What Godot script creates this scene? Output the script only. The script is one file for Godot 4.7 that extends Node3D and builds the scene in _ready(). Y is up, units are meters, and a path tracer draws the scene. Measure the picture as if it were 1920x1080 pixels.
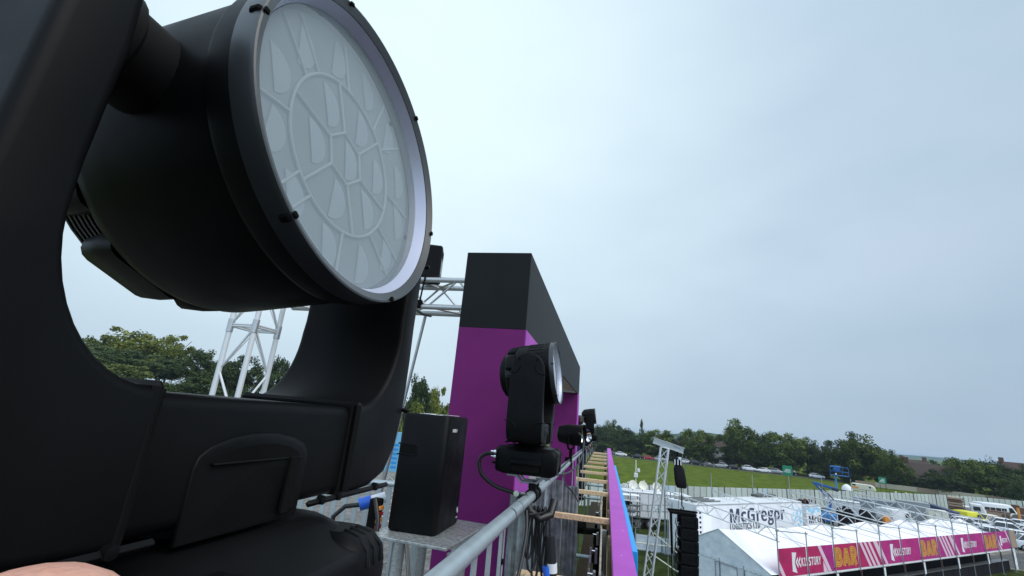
extends Node3D
# y is up, metres. The eye is at (0, 9, 0); the gantry with its hand rail runs along -z, the show ground lies at y = 0.

const EYE := 9.0
var M := {}
var used := {}
var rng := RandomNumberGenerator.new()
var shared := {}

# ---------------------------------------------------------------- mesh builder
class MB:
	var st := SurfaceTool.new()
	var g := 0
	var tint := Color.WHITE
	func _init():
		st.begin(Mesh.PRIMITIVE_TRIANGLES)
	func flat():
		st.set_smooth_group(-1)
	func smooth():
		g += 1
		st.set_smooth_group(g)
	func tri(a: Vector3, b: Vector3, c: Vector3):      # a, b, c run counter-clockwise seen from outside
		st.add_vertex(a); st.add_vertex(c); st.add_vertex(b)
	func quad(a: Vector3, b: Vector3, c: Vector3, d: Vector3):
		tri(a, b, c); tri(a, c, d)
	func face(p: Array, mid: Vector3):                 # a convex face of a convex solid round mid
		var c := Vector3.ZERO
		for v in p: c += v
		c /= p.size()
		var nn: Vector3 = (p[1] - p[0]).cross(p[2] - p[0])
		if nn.dot(c - mid) < 0: p.reverse()
		for i in range(1, p.size() - 1): tri(p[0], p[i], p[i + 1])
	func box(c: Vector3, s: Vector3, bs := Basis(), bv := 0.0):
		flat()
		var h := s / 2
		bv = minf(bv, minf(h.x, minf(h.y, h.z)) * 0.9)
		var v := func(sx, sy, sz, k) -> Vector3:
			var q := Vector3(sx * h.x, sy * h.y, sz * h.z)
			for a in 3:
				if a != k: q[a] -= signf(q[a]) * bv
			return c + bs * q
		for k in 3:
			for sg in [-1, 1]:
				var p := []
				for e in [[-1, -1], [1, -1], [1, 1], [-1, 1]]:
					var q := [0, 0, 0]
					q[k] = sg; q[(k + 1) % 3] = e[0]; q[(k + 2) % 3] = e[1]
					p.append(v.call(q[0], q[1], q[2], k))
				face(p, c)
		if bv <= 0: return
		for k in 3:
			for s1 in [-1, 1]:
				for s2 in [-1, 1]:
					var a := (k + 1) % 3
					var b := (k + 2) % 3
					var q0 := [0, 0, 0]
					q0[k] = -1; q0[a] = s1; q0[b] = s2
					var q1 := [0, 0, 0]
					q1[k] = 1; q1[a] = s1; q1[b] = s2
					face([v.call(q0[0], q0[1], q0[2], a), v.call(q1[0], q1[1], q1[2], a), v.call(q1[0], q1[1], q1[2], b), v.call(q0[0], q0[1], q0[2], b)], c)
		for sx in [-1, 1]:
			for sy in [-1, 1]:
				for sz in [-1, 1]:
					face([v.call(sx, sy, sz, 0), v.call(sx, sy, sz, 1), v.call(sx, sy, sz, 2)], c)
	func loft(rings: Array, cap0 := true, cap1 := true, sm := true, closed := true):
		if sm: smooth()
		else: flat()
		var n: int = rings[0].size()
		var mid := Vector3.ZERO
		for p in rings[0]: mid += p
		mid /= n
		var nxt := Vector3.ZERO
		for p in rings[1]: nxt += p
		nxt /= n
		var fw := nxt - mid
		var turn := 0.0
		for i in n:
			turn += ((rings[0][i] - mid).cross(rings[0][(i + 1) % n] - mid)).dot(fw)
		var flip := turn < 0
		for r in rings.size() - 1:
			for i in (n if closed else n - 1):
				var a: Vector3 = rings[r][i]
				var b: Vector3 = rings[r][(i + 1) % n]
				var c: Vector3 = rings[r + 1][(i + 1) % n]
				var d: Vector3 = rings[r + 1][i]
				if flip: quad(b, a, d, c)
				else: quad(a, b, c, d)
		flat()
		if cap0: cap(rings[0], not flip)
		if cap1: cap(rings[-1], flip)
	func cap(ring: Array, rev: bool):
		var m := Vector3.ZERO
		for p in ring: m += p
		m /= ring.size()
		for i in ring.size():
			if rev: tri(m, ring[(i + 1) % ring.size()], ring[i])
			else: tri(m, ring[i], ring[(i + 1) % ring.size()])
	# profile points are (along the axis, radius); the axis is xf's y
	func lathe(prof: Array, seg := 32, xf := Transform3D(), from := 0.0, to := TAU):
		var last := Vector2.ZERO
		smooth()
		for k in prof.size() - 1:
			var p: Vector2 = prof[k]
			var q: Vector2 = prof[k + 1]
			var dir := (q - p).normalized()
			if k > 0 and dir.dot(last) < 0.8: smooth()
			last = dir
			for i in seg:
				var a0 := from + (to - from) * i / seg
				var a1 := from + (to - from) * (i + 1) / seg
				if i == seg - 1 and is_equal_approx(to - from, TAU): a1 = from
				var e0 := Vector3(cos(a0), 0, -sin(a0))
				var e1 := Vector3(cos(a1), 0, -sin(a1))
				var A := xf * (e0 * p.y + Vector3(0, p.x, 0))
				var B := xf * (e1 * p.y + Vector3(0, p.x, 0))
				var C := xf * (e1 * q.y + Vector3(0, q.x, 0))
				var D := xf * (e0 * q.y + Vector3(0, q.x, 0))
				if p.y > 1e-6: tri(A, B, C)
				if q.y > 1e-6: tri(A, C, D)
	func tube(pts: Array, r: float, seg := 8, caps := true):
		var rings := []
		var up := Vector3.UP
		for i in pts.size():
			var d: Vector3 = (pts[mini(i + 1, pts.size() - 1)] - pts[maxi(i - 1, 0)]).normalized()
			if i == 0 and absf(d.dot(up)) > 0.9: up = Vector3.RIGHT
			var s := d.cross(up).normalized()
			up = s.cross(d).normalized()
			var ring := []
			for k in seg:
				var a := TAU * k / seg
				ring.append(pts[i] + (s * cos(a) + up * sin(a)) * r)
			rings.append(ring)
		loft(rings, caps, caps)
	func prism(poly: PackedVector2Array, xf: Transform3D, depth: float, bv := 0.0):   # poly in xf's xy plane, pushed along +z
		flat()
		if Geometry2D.is_polygon_clockwise(poly):
			poly = poly.duplicate(); poly.reverse()
		var top := poly
		if bv > 0:
			var o := Geometry2D.offset_polygon(poly, -bv, Geometry2D.JOIN_MITER)
			if o.size() and o[0].size() == poly.size():
				var best := 0
				for i in poly.size():
					if o[0][i].distance_to(poly[0]) < o[0][best].distance_to(poly[0]): best = i
				top = PackedVector2Array()
				for i in poly.size(): top.append(o[0][(i + best) % poly.size()])
			else: bv = 0.0
		var P := func(q: Vector2, z: float) -> Vector3: return xf * Vector3(q.x, q.y, z)
		var n := poly.size()
		var idx := Geometry2D.triangulate_polygon(poly)
		var idt := Geometry2D.triangulate_polygon(top)
		for k in range(0, idt.size(), 3):
			var a := top[idt[k]]; var b := top[idt[k + 1]]; var c := top[idt[k + 2]]
			if (b - a).cross(c - a) < 0: var t := b; b = c; c = t
			tri(P.call(a, depth), P.call(b, depth), P.call(c, depth))
		for k in range(0, idx.size(), 3):
			var a := poly[idx[k]]; var b := poly[idx[k + 1]]; var c := poly[idx[k + 2]]
			if (b - a).cross(c - a) < 0: var t := b; b = c; c = t
			tri(P.call(a, 0), P.call(c, 0), P.call(b, 0))
		for i in n:
			var j := (i + 1) % n
			quad(P.call(poly[i], 0), P.call(poly[j], 0), P.call(poly[j], depth - bv), P.call(poly[i], depth - bv))
			if bv > 0: quad(P.call(poly[i], depth - bv), P.call(poly[j], depth - bv), P.call(top[j], depth), P.call(top[i], depth))
	func mesh() -> ArrayMesh:
		st.generate_normals()
		st.index()
		return st.commit()

# ---------------------------------------------------------------- objects
func uniq(n: String) -> String:
	if not used.has(n):
		used[n] = 0
		return n
	used[n] += 1
	return "%s_%03d" % [n, used[n]]

func tag(o: Node, label: String, category: String, group := ""):
	o.set_meta("label", label)
	if category: o.set_meta("category", category)
	if group: o.set_meta("group", group)
	return o

func thing(n: String, label: String, category: String, at := Vector3.ZERO, turn := 0.0, group := "") -> Node3D:
	var o := Node3D.new()
	o.name = uniq(n)
	add_child(o)
	o.position = at
	o.rotation.y = turn
	return tag(o, label, category, group)

func obj(n: String, mesh, m: Material, parent: Node = null) -> MeshInstance3D:
	var o := MeshInstance3D.new()
	o.mesh = mesh.mesh() if mesh is MB else mesh
	o.material_override = m
	if parent == null:
		o.name = uniq(n)
		add_child(o)
	else:
		o.name = pname(parent, n)
		parent.add_child(o, true)
	return o

func pname(parent: Node, n: String) -> String:
	if not parent.has_node(n): return n
	var c: Dictionary = parent.get_meta("names") if parent.has_meta("names") else {}
	c[n] = c.get(n, 0) + 1
	parent.set_meta("names", c)
	return "%s_%03d" % [n, c[n]]

func struct(n: String, mesh, m: Material) -> MeshInstance3D:
	var o := obj(n, mesh, m)
	o.set_meta("kind", "structure")
	return o

func copy(src: Node3D, label: String, at: Vector3, turn: float) -> Node3D:
	var c: Node3D = src.duplicate()
	var base := String(src.name)
	if base.length() > 4 and base.right(4)[0] == "_" and base.right(3).is_valid_int(): base = base.left(-4)
	c.name = uniq(base)
	add_child(c)
	c.position = at
	c.rotation.y = turn
	c.set_meta("label", label)
	return c

func cyl(seg := 8) -> ArrayMesh:
	var k := "cyl%d" % seg
	if not shared.has(k):
		var b := MB.new()
		b.lathe([Vector2(0, 0), Vector2(0, 1), Vector2(1, 1), Vector2(1, 0)], seg)
		shared[k] = b.mesh()
	return shared[k]

func cube(bv := 0.0) -> ArrayMesh:
	var k := "cube%f" % bv
	if not shared.has(k):
		var b := MB.new()
		b.box(Vector3.ZERO, Vector3.ONE, Basis(), bv)
		shared[k] = b.mesh()
	return shared[k]

func bar(parent: Node, n: String, a: Vector3, b: Vector3, r: float, m: Material, seg := 8) -> MeshInstance3D:
	var o := obj(n, cyl(seg), m, parent)
	var y := (b - a).normalized()
	var x := y.cross(Vector3.UP if absf(y.y) < 0.95 else Vector3.RIGHT).normalized()
	o.transform = Transform3D(Basis(x * r, b - a, x.cross(y).normalized() * r), a)
	return o

func block(parent: Node, n: String, c: Vector3, s: Vector3, m: Material, turn := 0.0, bv := 0.004) -> MeshInstance3D:
	var b := MB.new()
	b.box(Vector3.ZERO, s, Basis(), bv)
	var o := obj(n, b, m, parent)
	o.position = c
	o.rotation.y = turn
	return o

func text(parent: Node, n: String, s: String, size: float, m: Material, xf: Transform3D, depth := 0.004, weight := 700, sx := 1.0) -> MeshInstance3D:
	var t := TextMesh.new()
	var f := SystemFont.new()
	f.font_names = PackedStringArray(["Droid Sans"])
	f.font_weight = weight
	t.font = f
	t.text = s
	t.font_size = 64
	t.pixel_size = size / 64.0 / 0.714      # size is the height of a capital
	t.depth = depth
	var o := obj(n, t, m, parent)
	o.transform = xf * Transform3D(Basis().scaled(Vector3(sx, 1, 1)), Vector3.ZERO)
	return o

func basis_xyz(x: Vector3, n: Vector3) -> Basis:       # x to the right, n out of the face, y up
	x = x.normalized(); n = n.normalized()
	return Basis(x, n.cross(x), n)

# ---------------------------------------------------------------- materials
func noise_tex(seed_: int, freq: float, c0: Color, c1: Color, oct := 4, size := 512) -> NoiseTexture2D:
	var n := FastNoiseLite.new()
	n.seed = seed_; n.frequency = freq; n.fractal_octaves = oct
	n.noise_type = FastNoiseLite.TYPE_SIMPLEX_SMOOTH
	var t := NoiseTexture2D.new()
	t.noise = n; t.width = size; t.height = size; t.seamless = true
	var g := Gradient.new()
	g.set_color(0, c0); g.set_color(1, c1)
	t.color_ramp = g
	return t

func lin(r: float, g: float, b: float) -> Color:
	return Color(r, g, b).linear_to_srgb()

func mat(r: float, g: float, b: float, rough := 0.6, metal := 0.0, spec := 0.5) -> StandardMaterial3D:
	var m := StandardMaterial3D.new()
	m.albedo_color = lin(r, g, b)
	m.roughness = rough
	m.metallic = metal
	m.metallic_specular = spec
	return m

func mottled(m: StandardMaterial3D, tex: Texture2D, scale: float, world := true) -> StandardMaterial3D:
	m.albedo_texture = tex
	m.uv1_triplanar = true
	m.uv1_world_triplanar = world
	m.uv1_scale = Vector3.ONE * scale
	return m

func relief(m: StandardMaterial3D, tex: Texture2D, cm: float, scale := 0.0) -> StandardMaterial3D:
	m.heightmap_enabled = true
	m.heightmap_texture = tex
	m.heightmap_scale = cm
	if scale > 0:
		m.uv1_triplanar = true
		m.uv1_scale = Vector3.ONE * scale
	return m

func materials():
	var speck := noise_tex(3, 0.05, Color(0.72, 0.72, 0.72), Color(1, 1, 1), 4)
	var blotch := noise_tex(7, 0.008, Color(0.8, 0.8, 0.8), Color(1, 1, 1), 5)
	var dirt := noise_tex(11, 0.012, Color(0.62, 0.62, 0.6), Color(1, 1, 1), 6)
	var grain := noise_tex(17, 0.2, Color.BLACK, Color.WHITE, 2)
	var folds := noise_tex(23, 0.006, Color.BLACK, Color.WHITE, 3)
	var streak := noise_tex(29, 0.02, Color(0.55, 0.5, 0.45), Color(1, 1, 1), 4)
	var pine_grain := noise_tex(67, 0.02, Color(0.82, 0.76, 0.68), Color(1, 1, 1), 4)
	var wear := noise_tex(61, 0.01, Color(0.9, 0.9, 0.9), Color(1, 1, 1), 5)
	M.black = relief(mottled(mat(0.0048, 0.0051, 0.0060, 0.46, 0.0, 0.25), blotch, 2.0, false), grain, 0.004)
	M.black.roughness = 0.62
	M.black.roughness_texture = noise_tex(71, 0.006, Color(0.62, 0.62, 0.62), Color(1, 1, 1), 6)
	M.black_rough = mottled(mat(0.005, 0.0053, 0.006, 0.7, 0.0, 0.3), blotch, 2.0, false)
	M.rim_black = mat(0.028, 0.032, 0.036, 0.34, 0.0, 0.6)
	M.cable = mat(0.008, 0.008, 0.009, 0.42)
	M.rubber = mat(0.012, 0.012, 0.012, 0.8)
	M.dark = mat(0.006, 0.006, 0.006, 0.9, 0.0, 0.2)
	M.bezel = mat(0.5, 0.53, 0.66, 0.4, 0.3)
	M.lens_plate = mottled(mat(0.21, 0.255, 0.275, 0.55), wear, 3.0, false)
	M.lens_rib = mat(0.36, 0.42, 0.44, 0.5)
	M.lens_dome = mat(0.30, 0.365, 0.39, 0.4, 0.0, 0.5)
	var gl := mat(0.36, 0.435, 0.48, 0.03)
	gl.transparency = BaseMaterial3D.TRANSPARENCY_ALPHA
	gl.albedo_color.a = 0.45
	M.glass = gl
	M.white_print = mat(0.72, 0.73, 0.75, 0.6)
	M.galv = mottled(mat(0.46, 0.54, 0.57, 0.4, 0.55), wear, 2.0)
	M.galv_sheet = mottled(mat(0.42, 0.47, 0.5, 0.5, 0.55), dirt, 1.5)
	M.alu = mottled(mat(0.72, 0.74, 0.75, 0.36, 0.75), speck, 3.0)
	M.alu_plate = mottled(mat(0.62, 0.66, 0.68, 0.42, 0.6), dirt, 5.0)
	M.alu_matt = mat(0.68, 0.71, 0.73, 0.5, 0.15)
	M.steel = mat(0.3, 0.31, 0.32, 0.4, 0.8)
	M.chrome = mat(0.85, 0.85, 0.86, 0.12, 1.0)
	M.purple = mottled(mat(0.175, 0.0155, 0.142, 0.55, 0.0, 0.3), wear, 0.4)  # leg paint, darkened: shade on the front faces is put into the colour
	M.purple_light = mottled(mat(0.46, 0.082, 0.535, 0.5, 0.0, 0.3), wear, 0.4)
	M.wall_black = mottled(mat(0.0095, 0.011, 0.0125, 0.55, 0.0, 0.28), wear, 0.5)
	M.blue = mat(0.02, 0.34, 0.82, 0.5)
	M.pine = mottled(mat(0.9, 0.7, 0.48, 0.7), pine_grain, 3.0)
	M.ply = mottled(mat(0.74, 0.67, 0.54, 0.75), dirt, 1.2)
	M.wood_dark = mottled(mat(0.2, 0.14, 0.07, 0.8), streak, 1.5)
	M.deck = mottled(mat(0.27, 0.26, 0.25, 0.8), dirt, 0.8)
	M.grass = mottled(mat(0.135, 0.175, 0.03, 0.95, 0.0, 0.1), noise_tex(41, 0.01, Color(0.62, 0.68, 0.58), Color(1.0, 1.0, 1.0), 6, 1024), 0.03)
	M.site = mottled(mat(0.06, 0.085, 0.025, 0.95, 0.0, 0.1), noise_tex(43, 0.012, Color(0.6, 0.58, 0.5), Color(1, 1, 1), 6, 1024), 0.06)
	M.blade = mat(0.09, 0.14, 0.03, 0.9, 0.0, 0.1)
	M.road = mottled(mat(0.09, 0.09, 0.09, 0.9), blotch, 0.1)
	M.gravel = mottled(mat(0.24, 0.22, 0.18, 0.95), dirt, 0.1)
	M.hill = mat(0.05, 0.085, 0.045, 1.0, 0.0, 0.0)
	M.hill_far = mat(0.06, 0.09, 0.08, 1.0, 0.0, 0.0)
	M.bark = mat(0.045, 0.035, 0.025, 0.95, 0.0, 0.1)
	var leaf := mat(1, 1, 1, 0.75, 0.0, 0.25)
	leaf.vertex_color_use_as_albedo = true
	leaf.backlight_enabled = true
	leaf.backlight = Color(0.5, 0.55, 0.3)
	M.leaf = leaf
	var tent := relief(mottled(mat(0.9, 0.905, 0.925, 0.55, 0.0, 0.3), noise_tex(51, 0.006, Color(0.93, 0.935, 0.95), Color(1, 1, 1), 4), 0.25), folds, 1.5)
	tent.backlight_enabled = true
	tent.backlight = Color(0.22, 0.23, 0.24)
	M.tent = tent
	M.tent_wall = relief(mottled(mat(0.92, 0.95, 0.97, 0.45, 0.0, 0.35), noise_tex(53, 0.008, Color(0.82, 0.85, 0.88), Color(1, 1, 1), 4), 0.4), folds, 2.0)
	M.tent_wall.backlight_enabled = true
	M.tent_wall.backlight = Color(0.2, 0.22, 0.23)
	M.white = mottled(mat(0.82, 0.83, 0.85, 0.35), noise_tex(55, 0.006, Color(0.86, 0.87, 0.88), Color(1, 1, 1), 5), 0.2)
	M.white_car = mat(0.82, 0.83, 0.86, 0.22)
	M.cream = mat(0.72, 0.7, 0.58, 0.4)
	M.pink = mottled(mat(0.56, 0.016, 0.14, 0.6), blotch, 0.3)
	M.pink_b = mottled(mat(0.56, 0.022, 0.25, 0.6), blotch, 0.3)
	M.magenta = mottled(mat(0.52, 0.022, 0.26, 0.6), blotch, 0.3)
	M.stripe = mat(0.74, 0.55, 0.68, 0.6)
	M.pale = mat(0.78, 0.8, 0.84, 0.6)
	M.yellow = mat(0.72, 0.42, 0.03, 0.6)
	M.navy = mat(0.028, 0.04, 0.085, 0.6)
	M.ink = mat(0.03, 0.035, 0.05, 0.6)
	M.sky_blue = mat(0.22, 0.55, 0.78, 0.5)
	M.drape = mat(0.02, 0.02, 0.023, 0.95, 0.0, 0.1)
	M.window = mat(0.02, 0.026, 0.03, 0.08, 0.0, 0.6)
	M.car_black = mat(0.012, 0.012, 0.014, 0.2)
	M.car_silver = mat(0.42, 0.44, 0.46, 0.28, 0.5)
	M.car_grey = mat(0.1, 0.105, 0.11, 0.28)
	M.car_red = mat(0.36, 0.02, 0.022, 0.25)
	M.car_blue = mat(0.02, 0.04, 0.12, 0.25)
	M.hi_vis = mat(0.72, 0.68, 0.04, 0.4)
	M.orange = mat(0.72, 0.28, 0.05, 0.5)
	M.boom = mat(0.015, 0.11, 0.36, 0.45)
	M.boom_pale = mat(0.06, 0.25, 0.55, 0.45)
	M.tan = mat(0.34, 0.25, 0.18, 0.7)
	M.grey_box = mat(0.3, 0.32, 0.34, 0.6)
	M.container = mat(0.02, 0.035, 0.09, 0.5)
	M.sign_green = mat(0.015, 0.24, 0.13, 0.5)
	M.brick = mottled(mat(0.2, 0.11, 0.075, 0.85), dirt, 0.5)
	M.brick_red = mottled(mat(0.10, 0.052, 0.042, 0.85), dirt, 0.5)
	M.roof = mottled(mat(0.1, 0.075, 0.065, 0.85), streak, 0.5)
	M.render_white = mat(0.62, 0.62, 0.6, 0.7)
	M.skin = relief(mottled(mat(0.66, 0.39, 0.30, 0.5), noise_tex(81, 0.02, Color(0.86, 0.78, 0.76), Color(1, 1, 1), 5), 9.0, false), grain, 0.03)
	M.skin.subsurf_scatter_enabled = true
	M.skin.subsurf_scatter_strength = 0.15
	M.hair = mat(0.02, 0.012, 0.008, 0.6)
	M.shirt = mat(0.025, 0.025, 0.11, 0.8)
	M.trousers = mat(0.015, 0.015, 0.02, 0.85)
	M.plug_blue = mat(0.02, 0.12, 0.6, 0.4)
	M.hoarding = []
	for i in 5:
		var k: float = [0.86, 1.0, 0.94, 0.9, 1.05][i]
		M.hoarding.append(mottled(mat(0.56 * k, 0.63 * k, 0.6 * k, 0.5, 0.0), wear, 0.4))
	M.hoarding_blue = mat(0.45, 0.58, 0.66, 0.5, 0.05)
	M.post = mat(0.1, 0.115, 0.11, 0.6, 0.3)
	M.scaff = mat(0.3, 0.33, 0.36, 0.5, 0.5)
	M.lattice = mat(0.62, 0.65, 0.66, 0.5, 0.15)

# ---------------------------------------------------------------- sky
func sky_image() -> Image:
	var w := 512
	var h := 256
	var im := Image.create(w, h, false, Image.FORMAT_RGBF)
	var n := FastNoiseLite.new()
	n.seed = 5; n.frequency = 1.1; n.fractal_octaves = 5
	var n2 := FastNoiseLite.new()
	n2.seed = 15; n2.frequency = 2.6; n2.fractal_octaves = 4
	var br := Vector3(-0.42, 0.62, -0.66).normalized()
	for y in h:
		var el := (0.5 - (y + 0.5) / h) * PI
		for x in w:
			var az := (x + 0.5) / w * TAU          # u = 0 looks along -z
			var d := Vector3(sin(az) * cos(el), sin(el), -cos(az) * cos(el))
			var q := Vector3(d.x, d.y * 2.6, d.z)
			var cl := n.get_noise_3dv(q * 1.3) * 0.7 + n2.get_noise_3dv(q) * 0.3
			var ang := d.angle_to(br)
			var lobe := exp(-pow(ang / 0.80, 2.0))
			var f := 0.505 + 0.50 * lobe + 0.10 * cl + 0.45 * smoothstep(-0.3, 0.6, d.z)
			var lift := clampf(d.y, 0.0, 1.0)
			f *= 0.92 + 0.09 * smoothstep(0.0, 0.3, lift)
			f = lerpf(f, maxf(f, 0.74), smoothstep(0.6, 0.95, lift))
			var bl := clampf(0.05 + lobe * 1.15 + cl * 0.3, 0.0, 1.0)
			var c := Color(0.76, 1.0, 1.27).lerp(Color(0.82, 1.0, 1.09), bl)
			c = c.lerp(Color(0.84, 0.98, 1.22), clampf(cl * 1.4, 0.0, 0.6) * (1.0 - bl))
			f *= 0.72
			im.set_pixel(x, y, Color(c.r * f, c.g * f, c.b * f))
	return im

# ---------------------------------------------------------------- terrain
func ground_y(x: float, z: float) -> float:
	var a := smoothstep(-26.0, -105.0, x) * 10.3
	return a * smoothstep(-10.0, -55.0, z)

# ---------------------------------------------------------------- moving head wash light
func rrect(hw: float, hh: float, r: float, n := 4) -> Array:
	var out := []
	r = minf(r, minf(hw, hh) * 0.99)
	for q in [[1, 1, 0.0], [-1, 1, 0.5], [-1, -1, 1.0], [1, -1, 1.5]]:
		for k in n + 1:
			var a: float = (q[2] + 0.5 * k / n) * PI
			out.append(Vector2(q[0] * (hw - r) + r * cos(a), q[1] * (hh - r) + r * sin(a)))
	return out

func yoke_arm(sg: float) -> MB:
	var b := MB.new()
	var sec := []      # [I (z, y), O (z, y), half width]
	for k in range(0, 7):
		var th := deg_to_rad(84 - 14 * k)
		sec.append([Vector2(0.240, 0.547 + 0.088 * sin(th)), Vector2(0.278, 0.547 + 0.088 * sin(th)), maxf(0.012, 0.090 * cos(th))])
	for y in [0.50, 0.46, 0.43, 0.41]:
		sec.append([Vector2(0.238, y), Vector2(0.283, y), 0.093])
	var outer := [Vector2(0.283, 0.35), Vector2(0.283, 0.31), Vector2(0.281, 0.265), Vector2(0.270, 0.215), Vector2(0.247, 0.182), Vector2(0.207, 0.168), Vector2(0.162, 0.165)]
	for k in 13:
		var ph := deg_to_rad(7.5 * k)
		var o: Vector2 = outer[k / 2] if k % 2 == 0 else (outer[k / 2] + outer[k / 2 + 1]) / 2
		sec.append([Vector2(0.150 + 0.088 * cos(ph), 0.392 - 0.115 * sin(ph)), o, 0.094])
	sec.append([Vector2(0.146, 0.277), Vector2(0.146, 0.165), 0.094])
	var rings := []
	for s in sec:
		var mid: Vector2 = (s[0] + s[1]) / 2
		var t: Vector2 = (s[1] - s[0]) / 2
		var ring := []
		for p in rrect(s[2], t.length(), 0.009, 3):
			var q: Vector2 = mid + t.normalized() * p.y
			ring.append(Vector3(p.x, q.y, q.x * sg))
		rings.append(ring)
	b.loft(rings)
	return b

func make_wash_light(label: String) -> Node3D:
	var t := thing("moving_head_light", label, "stage light", Vector3.ZERO, 0, "moving head wash lights clamped along the rail")
	# base
	var b := MB.new()
	var rings := []
	for s in [[0.0, 0.14, 0.115, 0.03], [0.010, 0.158, 0.132, 0.036], [0.06, 0.165, 0.139, 0.04], [0.116, 0.166, 0.141, 0.04], [0.1225, 0.1645, 0.139, 0.04], [0.126, 0.160, 0.135, 0.04]]:
		var ring := []
		for p in rrect(s[1], s[2], s[3], 5): ring.append(Vector3(p.x, s[0], -p.y))
		rings.append(ring)
	var tops := []
	for s in [[0.126, 0.160, 0.135, 0.04], [0.144, 0.112, 0.122, 0.04], [0.1485, 0.103, 0.116, 0.04], [0.150, 0.085, 0.10, 0.04]]:
		var ring := []
		for p in rrect(s[1], s[2], s[3], 5): ring.append(Vector3(p.x, s[0], -p.y))
		tops.append(ring)
	b.loft(tops, false)
	b.loft(rings, true, false)
	obj("base", b, M.black, t)
	for sx in [-1, 1]:
		for sz in [-1, 1]:
			var bb := MB.new()
			var rr := []
			for s in [[0.008, 0.040, 0.034, 0.016], [0.02, 0.050, 0.044, 0.024], [0.100, 0.052, 0.046, 0.026], [0.122, 0.049, 0.043, 0.026], [0.136, 0.038, 0.034, 0.022], [0.1405, 0.022, 0.022, 0.014]]:
				var ring := []
				for p in rrect(s[1], s[2], s[3], 4): ring.append(Vector3(p.x + sx * 0.118, s[0], -p.y + sz * 0.098))
				rr.append(ring)
			bb.loft(rr)
			var c := obj("corner_bumper", bb, M.black, t)
			var vb := MB.new()
			for k in 3:
				vb.tube([Vector3(sx * 0.1695, 0.108, sz * (0.085 + 0.016 * k)), Vector3(sx * 0.1655, 0.124, sz * (0.085 + 0.016 * k)), Vector3(sx * 0.152, 0.1365, sz * (0.085 + 0.014 * k)), Vector3(sx * 0.135, 0.1405, sz * (0.085 + 0.012 * k))], 0.0028, 6)
			obj("vent_ridge", vb, M.black, c)
	for sz in [-1, 1]:
		block(t, "carrying_handle", Vector3(0, 0.068, sz * 0.143), Vector3(0.17, 0.03, 0.016), M.black, 0, 0.006)
		block(t, "side_recess", Vector3(0, 0.032, sz * 0.138), Vector3(0.15, 0.03, 0.008), M.dark, 0, 0.002)
	var pv := MB.new()
	pv.lathe([Vector2(0.145, 0.0), Vector2(0.145, 0.075), Vector2(0.168, 0.07), Vector2(0.168, 0.0)], 32)
	obj("pan_bearing", pv, M.black_rough, t)
	for k in 3:
		var pl := MB.new()
		pl.lathe([Vector2(0, 0), Vector2(0, 0.011), Vector2(0.03, 0.011), Vector2(0.03, 0.007), Vector2(0.05, 0.006), Vector2(0.05, 0)], 10, Transform3D(Basis(Vector3(0, 1, 0), Vector3(-1, 0, 0), Vector3(0, 0, 1)), Vector3(-0.162, [0.1, 0.075, 0.04][k], [0.06, 0.05, 0.02][k])))
		obj("connector", pl, M.chrome if k < 2 else M.black, t)
	# clamp bracket below
	for sz in [-0.055, 0.055]:
		var om := MB.new()
		om.prism(PackedVector2Array([Vector2(-0.11, -0.004), Vector2(-0.11, -0.016), Vector2(-0.06, -0.016), Vector2(-0.03, -0.045), Vector2(0.06, -0.045), Vector2(0.09, -0.016), Vector2(0.13, -0.016), Vector2(0.13, -0.004), Vector2(0.08, -0.004), Vector2(0.052, -0.034), Vector2(-0.024, -0.034), Vector2(-0.052, -0.004)]), Transform3D(Basis(), Vector3(0.0, 0, sz - 0.015)), 0.03, 0.002)
		obj("omega_bracket", om, M.steel, t)
		var cp := MB.new()
		cp.lathe([Vector2(-0.024, 0.027), Vector2(-0.024, 0.036), Vector2(0.024, 0.036), Vector2(0.024, 0.027), Vector2(-0.024, 0.027)], 20, Transform3D(Basis(Vector3(1, 0, 0), Vector3(0, 0, 1), Vector3(0, -1, 0)), Vector3(0.035, -0.103, sz)))
		cp.box(Vector3(0.035, -0.055, sz), Vector3(0.04, 0.03, 0.04), Basis(), 0.004)
		obj("pipe_clamp", cp, M.black_rough, t)
		bar(t, "clamp_bolt", Vector3(0.035 - 0.03, -0.11, sz), Vector3(0.035 - 0.075, -0.112, sz), 0.007, M.chrome)
	# yoke
	for sg in [1.0, -1.0]:
		var arm := obj("yoke_arm", yoke_arm(sg), M.black, t)
		for p in [Vector2(0.05, 0.6), Vector2(-0.05, 0.6), Vector2(0.05, 0.36), Vector2(-0.05, 0.36)]:
			var sc := MB.new()
			sc.lathe([Vector2(0.281, 0.0065), Vector2(0.284, 0.006), Vector2(0.284, 0.0025), Vector2(0.2825, 0.0)], 10, Transform3D(Basis(Vector3(1, 0, 0), Vector3(0, 0, sg), Vector3(0, -sg, 0)), Vector3(p.x, p.y, 0)))
			obj("screw", sc, M.dark, arm)
			var s2 := MB.new()
			s2.lathe([Vector2(-0.234, 0.009), Vector2(-0.229, 0.008), Vector2(-0.228, 0.0)], 12, Transform3D(Basis(Vector3(1, 0, 0), Vector3(0, 0, -sg), Vector3(0, sg, 0)), Vector3(p.x, p.y - 0.05, 0)))
			if p.y > 0.5: obj("bolt", s2, M.black_rough, arm)
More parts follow.
